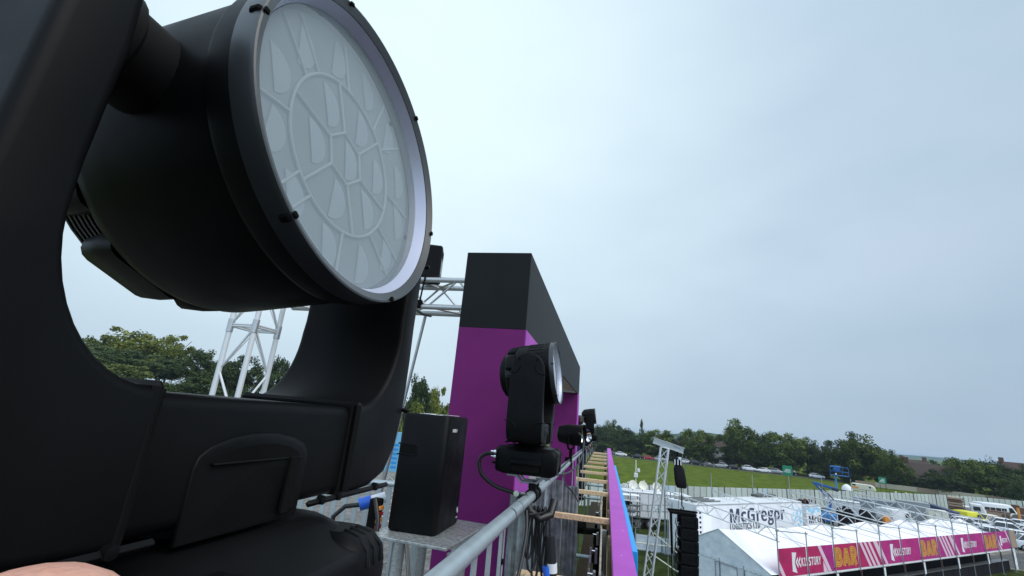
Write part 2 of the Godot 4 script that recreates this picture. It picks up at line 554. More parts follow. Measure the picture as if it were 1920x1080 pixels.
		for e in [[0.565, 1.0], [0.235, -1.0]]:
			for sx in [-1.0, 1.0]:
				var pts := []
				for k in 7:
					var a := deg_to_rad(-20 + 18 * k)
					pts.append(Vector3(sx * (0.087 - 0.045 * sin(a)), e[0] - e[1] * 0.042 * cos(a), sg * 0.2815))
				var ar := MB.new()
				ar.tube(pts, 0.0035, 6)
				obj("moulded_ridge", ar, M.black, arm)
		# collar where the cross bar slips into the arm
		block(t, "collar", Vector3(0, 0.222, sg * 0.146), Vector3(0.190, 0.118, 0.010), M.black, 0, 0.004)
		block(t, "joint_gap", Vector3(0, 0.2205, sg * 0.1375), Vector3(0.1745, 0.1105, 0.006), M.dark, 0, 0.001)
		var tr := MB.new()
		tr.lathe([Vector2(0.14, 0.042), Vector2(0.205, 0.042), Vector2(0.21, 0.048), Vector2(0.24, 0.05)], 24, Transform3D(Basis(Vector3(1, 0, 0), Vector3(0, 0, sg), Vector3(0, -sg, 0)), Vector3(0, 0.55, 0)))
		obj("tilt_bearing", tr, M.black_rough, t)
	var cb := MB.new()
	var cr := []
	for z in [-0.149, -0.10, 0.0, 0.10, 0.149]:
		var ring := []
		for p in rrect(0.085, 0.0535, 0.012, 4): ring.append(Vector3(p.x, 0.2195 + p.y, -z))
		cr.append(ring)
	cb.loft(cr)
	var cross := obj("crossbar", cb, M.black, t)
	for sx in [1.0, -1.0]:
		var arch := PackedVector2Array()
		for p in [[0.090, 0.155], [0.090, 0.214], [0.087, 0.223], [0.077, 0.231], [0.056, 0.2385], [0.03, 0.2425], [0.0, 0.2425], [-0.03, 0.2375], [-0.048, 0.231], [-0.057, 0.222], [-0.059, 0.21], [-0.059, 0.155]]: arch.append(Vector2(p[0], p[1]))
		var hb := MB.new()
		var hr := []
		for e in [[0.082, 0.0], [0.0865, 0.0], [0.0888, 0.0012], [0.0905, 0.004], [0.0914, 0.008], [0.0918, 0.012]]:
			var ring := []
			var mid := Vector2(0.02, 0.19)
			for q in arch:
				var k: float = 1.0 - e[1] / 0.06
				var low: float = lerpf(0.0862, e[0], clampf((0.092 - q.x) / 0.07, 0.0, 1.0) * clampf((q.y - 0.15) / 0.05, 0.25, 1.0)) if e[0] > 0.0862 else e[0]
				ring.append(Vector3(sx * low, mid.y + (q.y - mid.y) * k, mid.x + (q.x - mid.x) * k))
			hr.append(ring)
		hb.loft(hr)
		obj("moulded_boss", hb, M.black, cross)
		block(cross, "moulded_step", Vector3(sx * 0.0893, 0.2165, 0.026), Vector3(0.005, 0.0022, 0.098), M.black, 0, 0.0008)
		block(cross, "slot_cheek", Vector3(sx * 0.0890, 0.191, -0.0405), Vector3(0.007, 0.058, 0.010), M.black, 0, 0.003)
		block(cross, "lever_slot", Vector3(sx * 0.0922, 0.190, -0.029), Vector3(0.005, 0.056, 0.013), M.dark, 0, 0.001)
		for e in [[0.115, 0.262], [-0.262, -0.065]]:
			block(cross, "seam_flange", Vector3(sx * 0.094, 0.1655, (e[0] + e[1]) / 2), Vector3(0.007, 0.007, e[1] - e[0]), M.black, 0, 0.004)
		for z in [0.215, 0.15, -0.09, -0.125, -0.22]:
			var sh := MB.new()
			sh.lathe([Vector2(0.092, 0.0055), Vector2(0.099, 0.005), Vector2(0.100, 0.0)], 10, Transform3D(Basis(Vector3(0, 1, 0), Vector3(sx, 0, 0), Vector3(0, 0, -sx)), Vector3(0, 0.167, z)))
			obj("flange_screw", sh, M.black, cross)
	# head, its axis along +x
	var X := Transform3D(Basis(Vector3(0, -1, 0), Vector3(1, 0, 0), Vector3(0, 0, 1)), Vector3.ZERO)
	var hd := MB.new()
	hd.lathe([Vector2(-0.195, 0.0), Vector2(-0.195, 0.095), Vector2(-0.183, 0.104), Vector2(-0.179, 0.118), Vector2(-0.169, 0.119), Vector2(-0.165, 0.129), Vector2(-0.151, 0.131), Vector2(-0.150, 0.136), Vector2(-0.094, 0.138), Vector2(-0.092, 0.158), Vector2(-0.082, 0.168), Vector2(-0.068, 0.1718), Vector2(-0.04, 0.1725), Vector2(0.084, 0.1735), Vector2(0.085, 0.1765), Vector2(0.09, 0.178), Vector2(0.128, 0.1795), Vector2(0.128, 0.17), Vector2(0.1, 0.16), Vector2(0.09, 0.0)], 96, X)
	var head := obj("head", hd, M.black, t)
	head.transform = Transform3D(Basis(Vector3.UP, deg_to_rad(-2.8)) * Basis(Vector3(0, 0, 1), deg_to_rad(7.2)), Vector3(0, 0.55, 0))
	var rb := MB.new()
	for k in 36:
		var a := TAU * (k + 0.5) / 36
		var u := Vector3(0, cos(a), sin(a))
		if absf(u.z) > 0.93: continue
		rb.box(Vector3(0.032, 0, 0) + u * 0.1730, Vector3(0.092, 0.004, 0.004), Basis(Vector3(1, 0, 0), u, Vector3(1, 0, 0).cross(u)), 0.001)
	obj("barrel_ribs", rb, M.black, head)
	for k in 8:
		var a := TAU * (k + 0.5) / 8
		var u := Vector3(0, cos(a), sin(a))
		var lb := MB.new()
		var rr := []
		for s in [[-0.152, 0.122, 0.030, 0.012], [-0.147, 0.127, 0.040, 0.022], [-0.138, 0.130, 0.044, 0.028], [-0.11, 0.133, 0.047, 0.030], [-0.088, 0.135, 0.047, 0.030]]:
			var ring := []
			for p in rrect(s[2], s[3], 0.014, 3):
				ring.append(Vector3(s[0], 0, 0) + u * (s[1] + p.y) + Vector3(1, 0, 0).cross(u) * p.x)
			rr.append(ring)
		lb.loft(rr)
		obj("rear_lobe", lb, M.black, head)
	var fins := MB.new()
	for k in 9:
		fins.lathe([Vector2(-0.148 + 0.006 * k, 0.11), Vector2(-0.148 + 0.006 * k, 0.147), Vector2(-0.1455 + 0.006 * k, 0.147), Vector2(-0.1455 + 0.006 * k, 0.11)], 48, X)
	obj("cooling_fins", fins, M.rim_black, head)
	var rim := MB.new()
	rim.lathe([Vector2(0.112, 0.1795), Vector2(0.132, 0.1805), Vector2(0.137, 0.1795), Vector2(0.1375, 0.1775), Vector2(0.1325, 0.1685), Vector2(0.124, 0.1668), Vector2(0.118, 0.1668)], 96, X)
	obj("rim", rim, M.rim_black, head)
	for k in 6:
		var a := TAU * (k + 0.35) / 6
		var u := Vector3(0, cos(a), sin(a))
		var cl := MB.new()
		var bs := Basis(Vector3(1, 0, 0), u, Vector3(1, 0, 0).cross(u))
		cl.box(Vector3(0.130, 0, 0) + u * 0.1800, Vector3(0.012, 0.005, 0.008), bs, 0.002)
		cl.box(Vector3(0.1385, 0, 0) + u * 0.1765, Vector3(0.003, 0.006, 0.007), bs, 0.0015)
		var clip := obj("rim_clip", cl, M.dark, head)
		clip.set_meta("names", {})
	var bz := MB.new()
	bz.lathe([Vector2(0.1315, 0.1684), Vector2(0.1235, 0.1645), Vector2(0.116, 0.1612)], 96, X)
	obj("bezel", bz, M.bezel, head)
	var lp := MB.new()
	lp.lathe([Vector2(0.1, 0.1615), Vector2(0.1, 0.0)], 64, X)
	obj("lens_plate", lp, M.lens_plate, head)
	var R := 0.1595
	var at_ := func(r: float, a: float, x := 0.1) -> Vector3: return Vector3(x, r * R * cos(a), r * R * sin(a))
	var ln := []
	for k in 6:
		var a := TAU * k / 6 + 0.2
		var a2 := TAU * (k + 1) / 6 + 0.2
		ln.append([at_.call(0.21, a), at_.call(0.21, a2), 0.0019])
		ln.append([at_.call(0.21, a), at_.call(0.6, a + 0.08), 0.0019])
	for k in 12:
		var a := TAU * k / 12 + 0.06 + 0.14 * sin(k * 2.1)
		ln.append([at_.call(0.6, a), at_.call(0.985, a + 0.09 * cos(k * 1.7)), 0.0018])
	for l in ln:
		var wb := MB.new()
		wb.tube([l[0] + Vector3(0.002, 0, 0), l[1] + Vector3(0.002, 0, 0)], l[2], 6)
		obj("lens_web", wb, M.lens_rib, head)
	var cpts := []
	for k in 49: cpts.append(at_.call(0.6, TAU * k / 48, 0.102))
	var wr := MB.new()
	wr.tube(cpts, 0.0021, 6, false)
	obj("lens_web_ring", wr, M.lens_rib, head)
	var dome := MB.new()
	var dp := []
	dp = [Vector2(0.0, 0.0265), Vector2(0.0012, 0.0258), Vector2(0.0016, 0.022), Vector2(0.0018, 0.0)]
	dome.lathe(dp, 20, X, 0.0, PI)
	var dm := dome.mesh()
	for k in 19:
		var p: Vector3
		if k == 0: p = Vector3(0.1, 0, 0)
		elif k < 7: p = at_.call(0.4, TAU * (k + 0.5) / 6 + 0.24)
		else: p = at_.call(0.8, TAU * (k + 0.5) / 12 + 0.06)
		var o := obj("lens_dome", dm, M.lens_dome, head)
		o.position = p
		o.rotation.x = 0.22 * sin(k * 2.4) + 0.1
	var gp := MB.new()
	gp.lathe([Vector2(0.1165, 0.161), Vector2(0.1165, 0.0)], 64, X)
	obj("front_glass", gp, M.glass, head)
	return t

# ---------------------------------------------------------------- truss
func truss(t: Node3D, a: Vector3, b: Vector3, side: Vector3, w: float, h: float, bays: int, m: Material, rc := 0.025, rb := 0.009):
	var d := (b - a).normalized()
	side = (side - d * side.dot(d)).normalized()
	var up := side.cross(d)
	var cs := []
	for e in [[-1, -1], [1, -1], [1, 1], [-1, 1]]:
		var o: Vector3 = side * (e[0] * w / 2) + up * (e[1] * h / 2)
		bar(t, "chord", a + o, b + o, rc, m, 10)
		cs.append(o)
	for k in bays:
		var p := a.lerp(b, float(k) / bays)
		var q := a.lerp(b, float(k + 1) / bays)
		for f in 4:
			var i := f
			var j := (f + 1) % 4
			if (k + f) % 2: bar(t, "brace", p + cs[i], q + cs[j], rb, m, 6)
			else: bar(t, "brace", p + cs[j], q + cs[i], rb, m, 6)
	for k in [0, bays]:
		var p := a.lerp(b, float(k) / bays)
		for f in 4: bar(t, "end_brace", p + cs[f], p + cs[(f + 1) % 4], rb, m, 6)

# ---------------------------------------------------------------- trees
func crown(seed_: int, shape: String, c0: Color, c1: Color, leaves := 8500, leaf := 0.021) -> ArrayMesh:   # fits a box 1 wide, 1 high
	rng.seed = seed_
	var clumps := []
	var n := 64
	for i in n:
		var p: Vector3
		var r := rng.randf_range(0.07, 0.14)
		if shape == "cone":
			var y := rng.randf()
			var a := rng.randf() * TAU
			var rad := (1.0 - y) * 0.42 * sqrt(rng.randf())
			p = Vector3(cos(a) * rad, 0.05 + y * 0.9, sin(a) * rad); r *= 0.75
		elif shape == "bush":
			var v := Vector3(rng.randfn(), rng.randfn(), rng.randfn()).normalized() * pow(rng.randf(), 0.4) * 0.38
			p = Vector3(v.x, 0.47 + v.y * 1.1, v.z)
		else:
			var v := Vector3(rng.randfn(), rng.randfn(), rng.randfn()).normalized() * pow(rng.randf(), 0.35)
			var sq := 0.9 if v.y < 0 else 1.0
			p = Vector3(v.x * 0.41 * sq, 0.50 + v.y * (0.42 if v.y > 0 else 0.44), v.z * 0.41 * sq)
			if rng.randf() < 0.25: p += v * 0.03
		clumps.append([p, r, c0.lerp(c1, clampf(rng.randf() * 0.75 + 0.25 * p.y, 0, 1))])  # clumps lighten towards the top: lit tone put into the leaf colour
	var vs := PackedVector3Array()
	var cs := PackedColorArray()
	for i in leaves:
		var c: Array = clumps[rng.randi() % n]
		var u := Vector3(rng.randfn(), rng.randfn(), rng.randfn()).normalized()
		var p: Vector3 = c[0] + u * c[1] * pow(rng.randf(), 0.45) * Vector3(1, 0.85, 1)
		var nn := (u * 0.9 + Vector3(rng.randfn(), rng.randfn() + 0.5, rng.randfn()) * 0.6).normalized()
		var s := leaf * rng.randf_range(0.6, 1.3)
		var x := nn.cross(Vector3(rng.randfn(), rng.randfn(), rng.randfn())).normalized() * s
		var y := nn.cross(x).normalized() * s * 0.75
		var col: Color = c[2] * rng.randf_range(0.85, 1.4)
		for v in [p - x, p + y * 0.8, p + x, p - x, p + x, p - y * 0.8]:
			vs.append(v); cs.append(col)
	var ar := []
	ar.resize(Mesh.ARRAY_MAX)
	ar[Mesh.ARRAY_VERTEX] = vs
	ar[Mesh.ARRAY_COLOR] = cs
	var am := ArrayMesh.new()
	am.add_surface_from_arrays(Mesh.PRIMITIVE_TRIANGLES, ar)
	return am

func trunk_mesh(seed_: int, limbs := 7) -> ArrayMesh:
	rng.seed = seed_
	var b := MB.new()
	var rings := []
	for k in 7:
		var y := [0.0, 0.02, 0.12, 0.28, 0.45, 0.62, 0.8][k] as float
		var r := [0.035, 0.026, 0.021, 0.018, 0.014, 0.009, 0.004][k] as float
		var ring := []
		for i in 8: ring.append(Vector3(cos(TAU * i / 8) * r + 0.01 * sin(y * 9), y, -sin(TAU * i / 8) * r))
		rings.append(ring)
	b.loft(rings)
	for k in limbs:
		var y := rng.randf_range(0.22, 0.6)
		var a := TAU * k / limbs + rng.randf()
		var l := rng.randf_range(0.18, 0.34)
		var d := Vector3(cos(a), 0.9, sin(a))
		var p0 := Vector3(0.01 * sin(y * 9), y, 0)
		b.tube([p0, p0 + d * l * 0.4, p0 + d * l * 0.75 + Vector3(0, l * 0.1, 0), p0 + d * l + Vector3(0, l * 0.2, 0)], 0.006, 5)
	return b.mesh()

var crowns := {}
func tree(n: String, label: String, kind: String, x: float, z: float, top: float, w: float, group: String, seed_ := 0):
	var y0 := ground_y(x, z)
	var h := top - y0
	var t := thing(n, label, "tree" if n != "bush" else "bush", Vector3(x, y0 - 0.05, z), seed_ * 1.7, group)
	var tr := obj("trunk", crowns["trunk%d" % (seed_ % 2)], M.bark, t)
	tr.scale = Vector3(h * 0.8, h, h * 0.8)
	var c := obj("crown", crowns[kind], M.leaf, t)
	var lift := 0.0 if kind in ["bush", "bush_b", "cone"] else 0.04
	c.position.y = h * lift
	c.scale = Vector3(w, h * (1.0 - lift) * 1.02, w * 0.9)

# ---------------------------------------------------------------- vehicles
func wheel_mesh(r: float, w: float) -> ArrayMesh:
	var k := "wheel%f_%f" % [r, w]
	if not shared.has(k):
		var b := MB.new()
		b.lathe([Vector2(-w / 2, 0), Vector2(-w / 2, r * 0.6), Vector2(-w / 2, r * 0.92), Vector2(-w * 0.35, r), Vector2(w * 0.35, r), Vector2(w / 2, r * 0.92), Vector2(w / 2, r * 0.6), Vector2(w / 2, 0)], 16, Transform3D(Basis(Vector3(0, 1, 0), Vector3(0, 0, 1), Vector3(1, 0, 0)), Vector3.ZERO))
		shared[k] = b.mesh()
		var c := MB.new()
		c.lathe([Vector2(w / 2 + 0.004, r * 0.6), Vector2(w / 2 + 0.01, r * 0.5), Vector2(w / 2 + 0.004, 0)], 12, Transform3D(Basis(Vector3(0, 1, 0), Vector3(0, 0, 1), Vector3(1, 0, 0)), Vector3.ZERO))
		c.lathe([Vector2(w / 2 + 0.004, r * 0.6), Vector2(w / 2 + 0.01, r * 0.5), Vector2(w / 2 + 0.004, 0)], 12, Transform3D(Basis(Vector3(0, 1, 0), Vector3(0, 0, -1), Vector3(-1, 0, 0)), Vector3.ZERO))
		shared[k + "rim"] = c.mesh()
	return shared[k]

func add_wheels(t: Node3D, xs: Array, zw: float, r: float, w := 0.2):
	for x in xs:
		for s in [-1, 1]:
			var wl := obj("wheel", wheel_mesh(r, w), M.rubber, t)
			wl.position = Vector3(x, r, s * (zw - w / 2))
			obj("hub", shared["wheel%f_%frim" % [r, w]], M.car_silver, wl)

func frustum(lo: Array, hi: Array, bow := 0.0) -> MB:     # two rectangles [x0, x1, half width, y]
	var b := MB.new()
	var rings := []
	for e in [lo, hi]:
		var ring := []
		for p in rrect((e[1] - e[0]) / 2, e[2], 0.12, 2): ring.append(Vector3(p.x + (e[0] + e[1]) / 2, e[3], -p.y))
		rings.append(ring)
	b.loft(rings)
	return b

func car(n: String, label: String, m: Material, at: Vector3, turn: float, group: String, kind := 0) -> Node3D:
	var t := thing(n, label, "car", at, turn, group)
	var key := "carbody%d" % kind
	var tall := 0.12 if kind == 1 else 0.0
	if not shared.has(key):
		var b := MB.new()
		var rings := []
		for s in [[-2.1, 0.45, 0.72, 0.62], [-2.05, 0.3, 0.92, 0.8], [-1.6, 0.24, 0.98, 0.88], [-0.6, 0.22, 1.0, 0.9], [0.6, 0.22, 0.98, 0.9], [1.1, 0.22, 0.95, 0.89], [1.8, 0.26, 0.84, 0.84], [2.08, 0.34, 0.72, 0.72], [2.14, 0.44, 0.6, 0.6]]:
			var ring := []
			for p in rrect((s[2] - s[1]) / 2 + tall * 0.5, s[3], 0.16, 3): ring.append(Vector3(s[0], (s[1] + s[2]) / 2 + p.x + tall * 0.5, p.y))
			rings.append(ring)
		b.loft(rings)
		shared[key] = b.mesh()
		shared[key + "g"] = frustum([-1.75, 1.05, 0.82, 0.93 + tall], [-1.15, 0.3, 0.64, 1.40 + tall * 2]).mesh()
		shared[key + "r"] = frustum([-1.2, 0.36, 0.66, 1.385 + tall * 2], [-1.1, 0.22, 0.6, 1.455 + tall * 2]).mesh()
		var pb := MB.new()
		for s in [-1.0, 1.0]:
			for e in [[-1.72, -1.16], [-0.42, -0.36], [1.03, 0.31]]:
				pb.tube([Vector3(e[0], 0.94 + tall, s * 0.82), Vector3(e[1], 1.40 + tall * 2, s * 0.645)], 0.035, 5)
		shared[key + "p"] = pb.mesh()
	obj("body", shared[key], m, t)
	obj("windows", shared[key + "g"], M.window, t)
	obj("roof", shared[key + "r"], m, t)
	obj("pillars", shared[key + "p"], m, t)
	add_wheels(t, [-1.3, 1.32], 0.9, 0.32)
	for s in [-1, 1]:
		var hl := obj("headlight", cube(0.2), M.chrome, t)
		hl.transform = Transform3D(Basis().scaled(Vector3(0.1, 0.12, 0.28)), Vector3(2.06, 0.64, s * 0.52))
		var tl := obj("tail_light", cube(0.2), M.car_red, t)
		tl.transform = Transform3D(Basis().scaled(Vector3(0.08, 0.14, 0.22)), Vector3(-2.06, 0.72, s * 0.58))
	return t

func van(n: String, label: String, cat: String, m: Material, at: Vector3, turn: float, len := 5.4, high := 2.4, group := "") -> Node3D:
	var t := thing(n, label, cat, at, turn, group)
	var b := MB.new()
	var h := len / 2
	var rings := []
	for s in [[-h, 0.5, high - 0.12, 0.93], [-h + 0.06, 0.36, high - 0.04, 0.98], [h - 2.3, 0.34, high, 0.99], [h - 1.75, 0.34, high - 0.12, 0.985], [h - 1.05, 0.34, high * 0.56, 0.98], [h - 0.25, 0.36, high * 0.46, 0.93], [h, 0.44, high * 0.36, 0.82]]:
		var ring := []
		for p in rrect((s[2] - s[1]) / 2, s[3], 0.14, 3): ring.append(Vector3(s[0], (s[1] + s[2]) / 2 + p.x, p.y))
		rings.append(ring)
	b.loft(rings)
	obj("body", b, m, t)
	for s in [-1.0, 1.0]:
		var w := MB.new()
		w.prism(PackedVector2Array([Vector2(h - 2.35, high * 0.56), Vector2(h - 1.32, high * 0.56), Vector2(h - 1.78, high * 0.83), Vector2(h - 2.3, high * 0.84)]), Transform3D(Basis(Vector3(1, 0, 0), Vector3(0, 1, 0), Vector3(0, 0, 1)), Vector3(0, 0, 0.975 * s - 0.015)), 0.03)
		obj("side_window", w, M.window, t)
		block(t, "door_seam", Vector3(h - 2.45, high * 0.5, s * 0.985), Vector3(0.025, high * 0.62, 0.012), M.post, 0, 0)
		var hl := obj("headlight", cube(0.2), M.chrome, t)
		hl.transform = Transform3D(Basis().scaled(Vector3(0.12, 0.22, 0.3)), Vector3(h - 0.12, 0.86, s * 0.68))
	var ws := MB.new()
	ws.prism(PackedVector2Array([Vector2(-0.84, -0.42), Vector2(0.84, -0.42), Vector2(0.76, 0.42), Vector2(-0.76, 0.42)]), Transform3D(basis_xyz(Vector3(0, 0, -1), Vector3(0.80, 0.6, 0)), Vector3(h - 1.36, high * 0.74, 0)), 0.03)
	obj("windscreen", ws, M.window, t)
	block(t, "rear_seam", Vector3(-h - 0.002, high * 0.5, 0), Vector3(0.012, high * 0.7, 0.025), M.post, 0, 0)
	add_wheels(t, [-h + 1.0, h - 0.95], 0.96, 0.36, 0.24)
	return t

func box_trailer(n: String, label: String, cat: String, m: Material, mid: Vector3, turn: float, len: float, high: float, wid: float, group := "", ribs := 0) -> Node3D:
	var t := thing(n, label, cat, mid, turn, group)
	var b := MB.new()
	b.box(Vector3(0, (high + 1.0) / 2, 0), Vector3(len, high - 1.0, wid), Basis(), 0.05)
	obj("body", b, m, t)
	block(t, "chassis", Vector3(0, 0.86, 0), Vector3(len * 0.96, 0.24, wid * 0.5), M.dark, 0, 0.02)
	for k in ribs:
		for s in [-1, 1]: block(t, "panel_seam", Vector3(-len / 2 + len * (k + 1.0) / (ribs + 1), (high + 1.0) / 2, s * (wid / 2 + 0.008)), Vector3(0.05, high - 1.1, 0.02), M.grey_box, 0, 0.004)
	for s in [-1, 1]:
		block(t, "top_rail", Vector3(0, high - 0.06, s * (wid / 2 + 0.012)), Vector3(len, 0.09, 0.03), M.car_silver, 0, 0.008)
		block(t, "bottom_rail", Vector3(0, 1.05, s * (wid / 2 + 0.012)), Vector3(len, 0.12, 0.03), M.grey_box, 0, 0.008)
	add_wheels(t, [-len / 2 + 1.2, -len / 2 + 2.4], wid / 2, 0.48, 0.32)
	return t

# ---------------------------------------------------------------- bodies
func sdf_mesh(bones: Array, cell: float, k: float) -> ArrayMesh:     # bones: [a, b, radius at a, radius at b]
	var lo := Vector3.INF
	var hi := -Vector3.INF
	for b in bones:
		for e in [[b[0], b[2]], [b[1], b[3]]]:
			lo = lo.min(e[0] - Vector3.ONE * (e[1] + 2 * cell + k)); hi = hi.max(e[0] + Vector3.ONE * (e[1] + 2 * cell + k))
	var nx := int((hi.x - lo.x) / cell) + 2
	var ny := int((hi.y - lo.y) / cell) + 2
	var nz := int((hi.z - lo.z) / cell) + 2
	var f := PackedFloat32Array()
	f.resize(nx * ny * nz)
	f.fill(1.0)
	for b in bones:
		var a: Vector3 = b[0]
		var d: Vector3 = b[1] - a
		var dd := maxf(d.length_squared(), 1e-9)
		var mr := maxf(b[2], b[3]) + k + 2 * cell
		var l: Vector3 = ((a.min(b[1]) - Vector3.ONE * mr - lo) / cell).floor().max(Vector3.ZERO)
		var u: Vector3 = ((a.max(b[1]) + Vector3.ONE * mr - lo) / cell).ceil()
		for z in range(int(l.z), mini(int(u.z), nz)):
			for y in range(int(l.y), mini(int(u.y), ny)):
				for x in range(int(l.x), mini(int(u.x), nx)):
					var p := lo + Vector3(x, y, z) * cell - a
					var h := clampf(p.dot(d) / dd, 0, 1)
					var v: float = (p - d * h).length() - lerpf(b[2], b[3], h)
					var i := (z * ny + y) * nx + x
					var o := f[i]
					var w := clampf(0.5 + 0.5 * (o - v) / k, 0, 1)
					f[i] = lerpf(o, v, w) - k * w * (1 - w)
	var at := {}
	var vs := PackedVector3Array()
	var st := SurfaceTool.new()
	st.begin(Mesh.PRIMITIVE_TRIANGLES)
	st.set_smooth_group(1)
	var off := [0, 1, nx, nx + 1, nx * ny, nx * ny + 1, nx * ny + nx, nx * ny + nx + 1]
	var corner := [Vector3(0, 0, 0), Vector3(1, 0, 0), Vector3(0, 1, 0), Vector3(1, 1, 0), Vector3(0, 0, 1), Vector3(1, 0, 1), Vector3(0, 1, 1), Vector3(1, 1, 1)]
	var edges := [[0, 1], [2, 3], [4, 5], [6, 7], [0, 2], [1, 3], [4, 6], [5, 7], [0, 4], [1, 5], [2, 6], [3, 7]]
	for z in nz - 1:
		for y in ny - 1:
			for x in nx - 1:
				var i := (z * ny + y) * nx + x
				var neg := 0
				for o in off: neg += 1 if f[i + o] < 0 else 0
				if neg == 0 or neg == 8: continue
				var s := Vector3.ZERO
				var c := 0
				for e in edges:
					var v0 := f[i + off[e[0]]]
					var v1 := f[i + off[e[1]]]
					if (v0 < 0) != (v1 < 0):
						s += corner[e[0]].lerp(corner[e[1]], v0 / (v0 - v1)); c += 1
				at[i] = vs.size()
				vs.append(lo + (Vector3(x, y, z) + s / c) * cell)
	var step := [1, nx, nx * ny]
	for i in at:
		for ax in 3:
			var j: int = i + step[ax]
			if j >= f.size() or (f[i] < 0) == (f[j] < 0): continue
			var s1: int = step[(ax + 1) % 3]
			var s2: int = step[(ax + 2) % 3]
			if not (at.has(i - s1) and at.has(i - s2) and at.has(i - s1 - s2)): continue
			var q := [vs[at[i - s1 - s2]], vs[at[i - s2]], vs[at[i]], vs[at[i - s1]]]
			if f[i] >= 0: q.reverse()
			for t in [0, 2, 1, 0, 3, 2]: st.add_vertex(q[t])
	st.generate_normals()
	st.index()
	return st.commit()

# ---------------------------------------------------------------- the place
func _ready():
	# camera
	var cam := Camera3D.new()
	cam.name = "camera"
	add_child(cam)
	cam.transform = Transform3D(Basis(Vector3(0.97663392, 0.0857841, -0.19704636), Vector3(-0.0245417, 0.95539938, 0.2942953), Vector3(0.21350383, -0.28258292, 0.93518074)).orthonormalized(), Vector3(0, EYE, 0))
	cam.fov = 65.47
	cam.near = 0.008
	cam.far = 9000.0
	# sky and exposure
	var pan := PanoramaSkyMaterial.new()
	pan.panorama = ImageTexture.create_from_image(sky_image())
	var sky := Sky.new()
	sky.sky_material = pan
	var env := Environment.new()
	env.background_mode = Environment.BG_SKY
	env.sky = sky
	env.background_energy_multiplier = 1.0
	env.tonemap_mode = Environment.TONE_MAPPER_LINEAR
	env.tonemap_exposure = 1.42
	env.sdfgi_enabled = true
	env.ssao_enabled = true
	env.ssil_enabled = true
	env.fog_enabled = true
	env.fog_density = 0.00018
	env.fog_light_color = Color(0.80, 0.88, 0.97)
	var we := WorldEnvironment.new()
	we.name = "environment"
	we.environment = env
	add_child(we)
	# sun behind the cloud, high on the right
	var sun := DirectionalLight3D.new()
	sun.name = "sun"
	sun.light_energy = 0.5
	sun.light_angular_distance = 50.0
	sun.light_color = Color(1.0, 0.97, 0.93)
	sun.shadow_enabled = true
	add_child(sun)
	sun.look_at_from_position(Vector3(60, 74, 24), Vector3.ZERO)

	materials()
	setting()
	gantry()
	near_objects()
	show_ground()
	field()
	people()

func setting():
	# ground: one sheet, finer near by, rising to the left
	var b := MB.new()
	b.smooth()
	var xs := [-3500.0, -1500.0, -700.0, -400.0, -260.0, -200.0]
	for k in 40: xs.append(-180.0 + 9.0 * k)
	xs.append_array([200.0, 260.0, 400.0, 700.0, 1500.0, 3500.0])
	var zs := [60.0, 20.0, 5.0]
	for k in 24: zs.append(-5.0 - 9.0 * k)
	zs.append_array([-240.0, -300.0, -420.0, -700.0, -1500.0, -4500.0])
	for j in zs.size() - 1:
		for i in xs.size() - 1:
			var P := func(x, z) -> Vector3: return Vector3(x, ground_y(x, z), z)
			b.quad(P.call(xs[i], zs[j]), P.call(xs[i + 1], zs[j]), P.call(xs[i + 1], zs[j + 1]), P.call(xs[i], zs[j + 1]))
	struct("grass_field", b, M.grass)
	# the show ground inside the hoarding
	var s := MB.new()
	s.flat()
	s.quad(Vector3(-12, 0.004, 20), Vector3(60, 0.004, 20), Vector3(78, 0.004, -111), Vector3(62, 0.004, -108))
	s.quad(Vector3(-12, 0.004, 20), Vector3(62, 0.004, -108), Vector3(10.5, 0.004, -69), Vector3(-12, 0.004, -57))
	struct("show_ground", s, M.site)
	var yd := MB.new()
	yd.flat()
	yd.quad(Vector3(17, 0.008, -56), Vector3(40, 0.008, -54), Vector3(76, 0.008, -108), Vector3(50, 0.008, -96))
	struct("gravel_yard", yd, M.gravel)
	var ap := MB.new()
	ap.flat()
	ap.quad(Vector3(34, 0.012, -57), Vector3(62, 0.012, -40), Vector3(84, 0.012, -84), Vector3(46, 0.012, -66))
	struct("paved_apron", ap, M.road)
	var rd := MB.new()
	rd.flat()
	var rp := [Vector2(-40, -186), Vector2(0, -177), Vector2(30, -170), Vector2(60, -165), Vector2(90, -158), Vector2(110, -164), Vector2(150, -205), Vector2(200, -250)]
	for i in rp.size() - 1:
		var p: Vector2 = rp[i]; var q: Vector2 = rp[i + 1]
		rd.quad(Vector3(p.x, 0.004, p.y + 4), Vector3(q.x, 0.004, q.y + 4), Vector3(q.x, 0.004, q.y - 3), Vector3(p.x, 0.004, p.y - 3))
	struct("park_road", rd, M.road)
	# far hills
	for e in [["wooded_hill", -1350.0, 140.0, 400.0, 25.0, 31], ["wooded_hill", -2600.0, 700.0, 5000.0, 27.0, 37], ["wooded_hill", -700.0, -900.0, 120.0, 16.0, 39]]:
		var n := FastNoiseLite.new()
		n.seed = e[5]; n.frequency = 0.004
		var hb := MB.new()
		hb.smooth()
		var rows := []
		for j in 5:
			var row := []
			for i in 61:
				var x: float = lerpf(e[2], e[3], i / 60.0)
				var edge := sin(PI * i / 60.0)
				var hh: float = e[4] * pow(edge, 0.6) * (0.75 + 0.45 * n.get_noise_1d(x)) * [0.0, 0.55, 1.0, 0.6, 0.0][j]
				row.append(Vector3(x, hh - 0.5, e[1] + [150.0, 60.0, 0.0, -60.0, -150.0][j]))
			rows.append(row)
		for j in 4:
			for i in 60: hb.quad(rows[j][i], rows[j][i + 1], rows[j + 1][i + 1], rows[j + 1][i])
		struct(e[0], hb, M.hill)

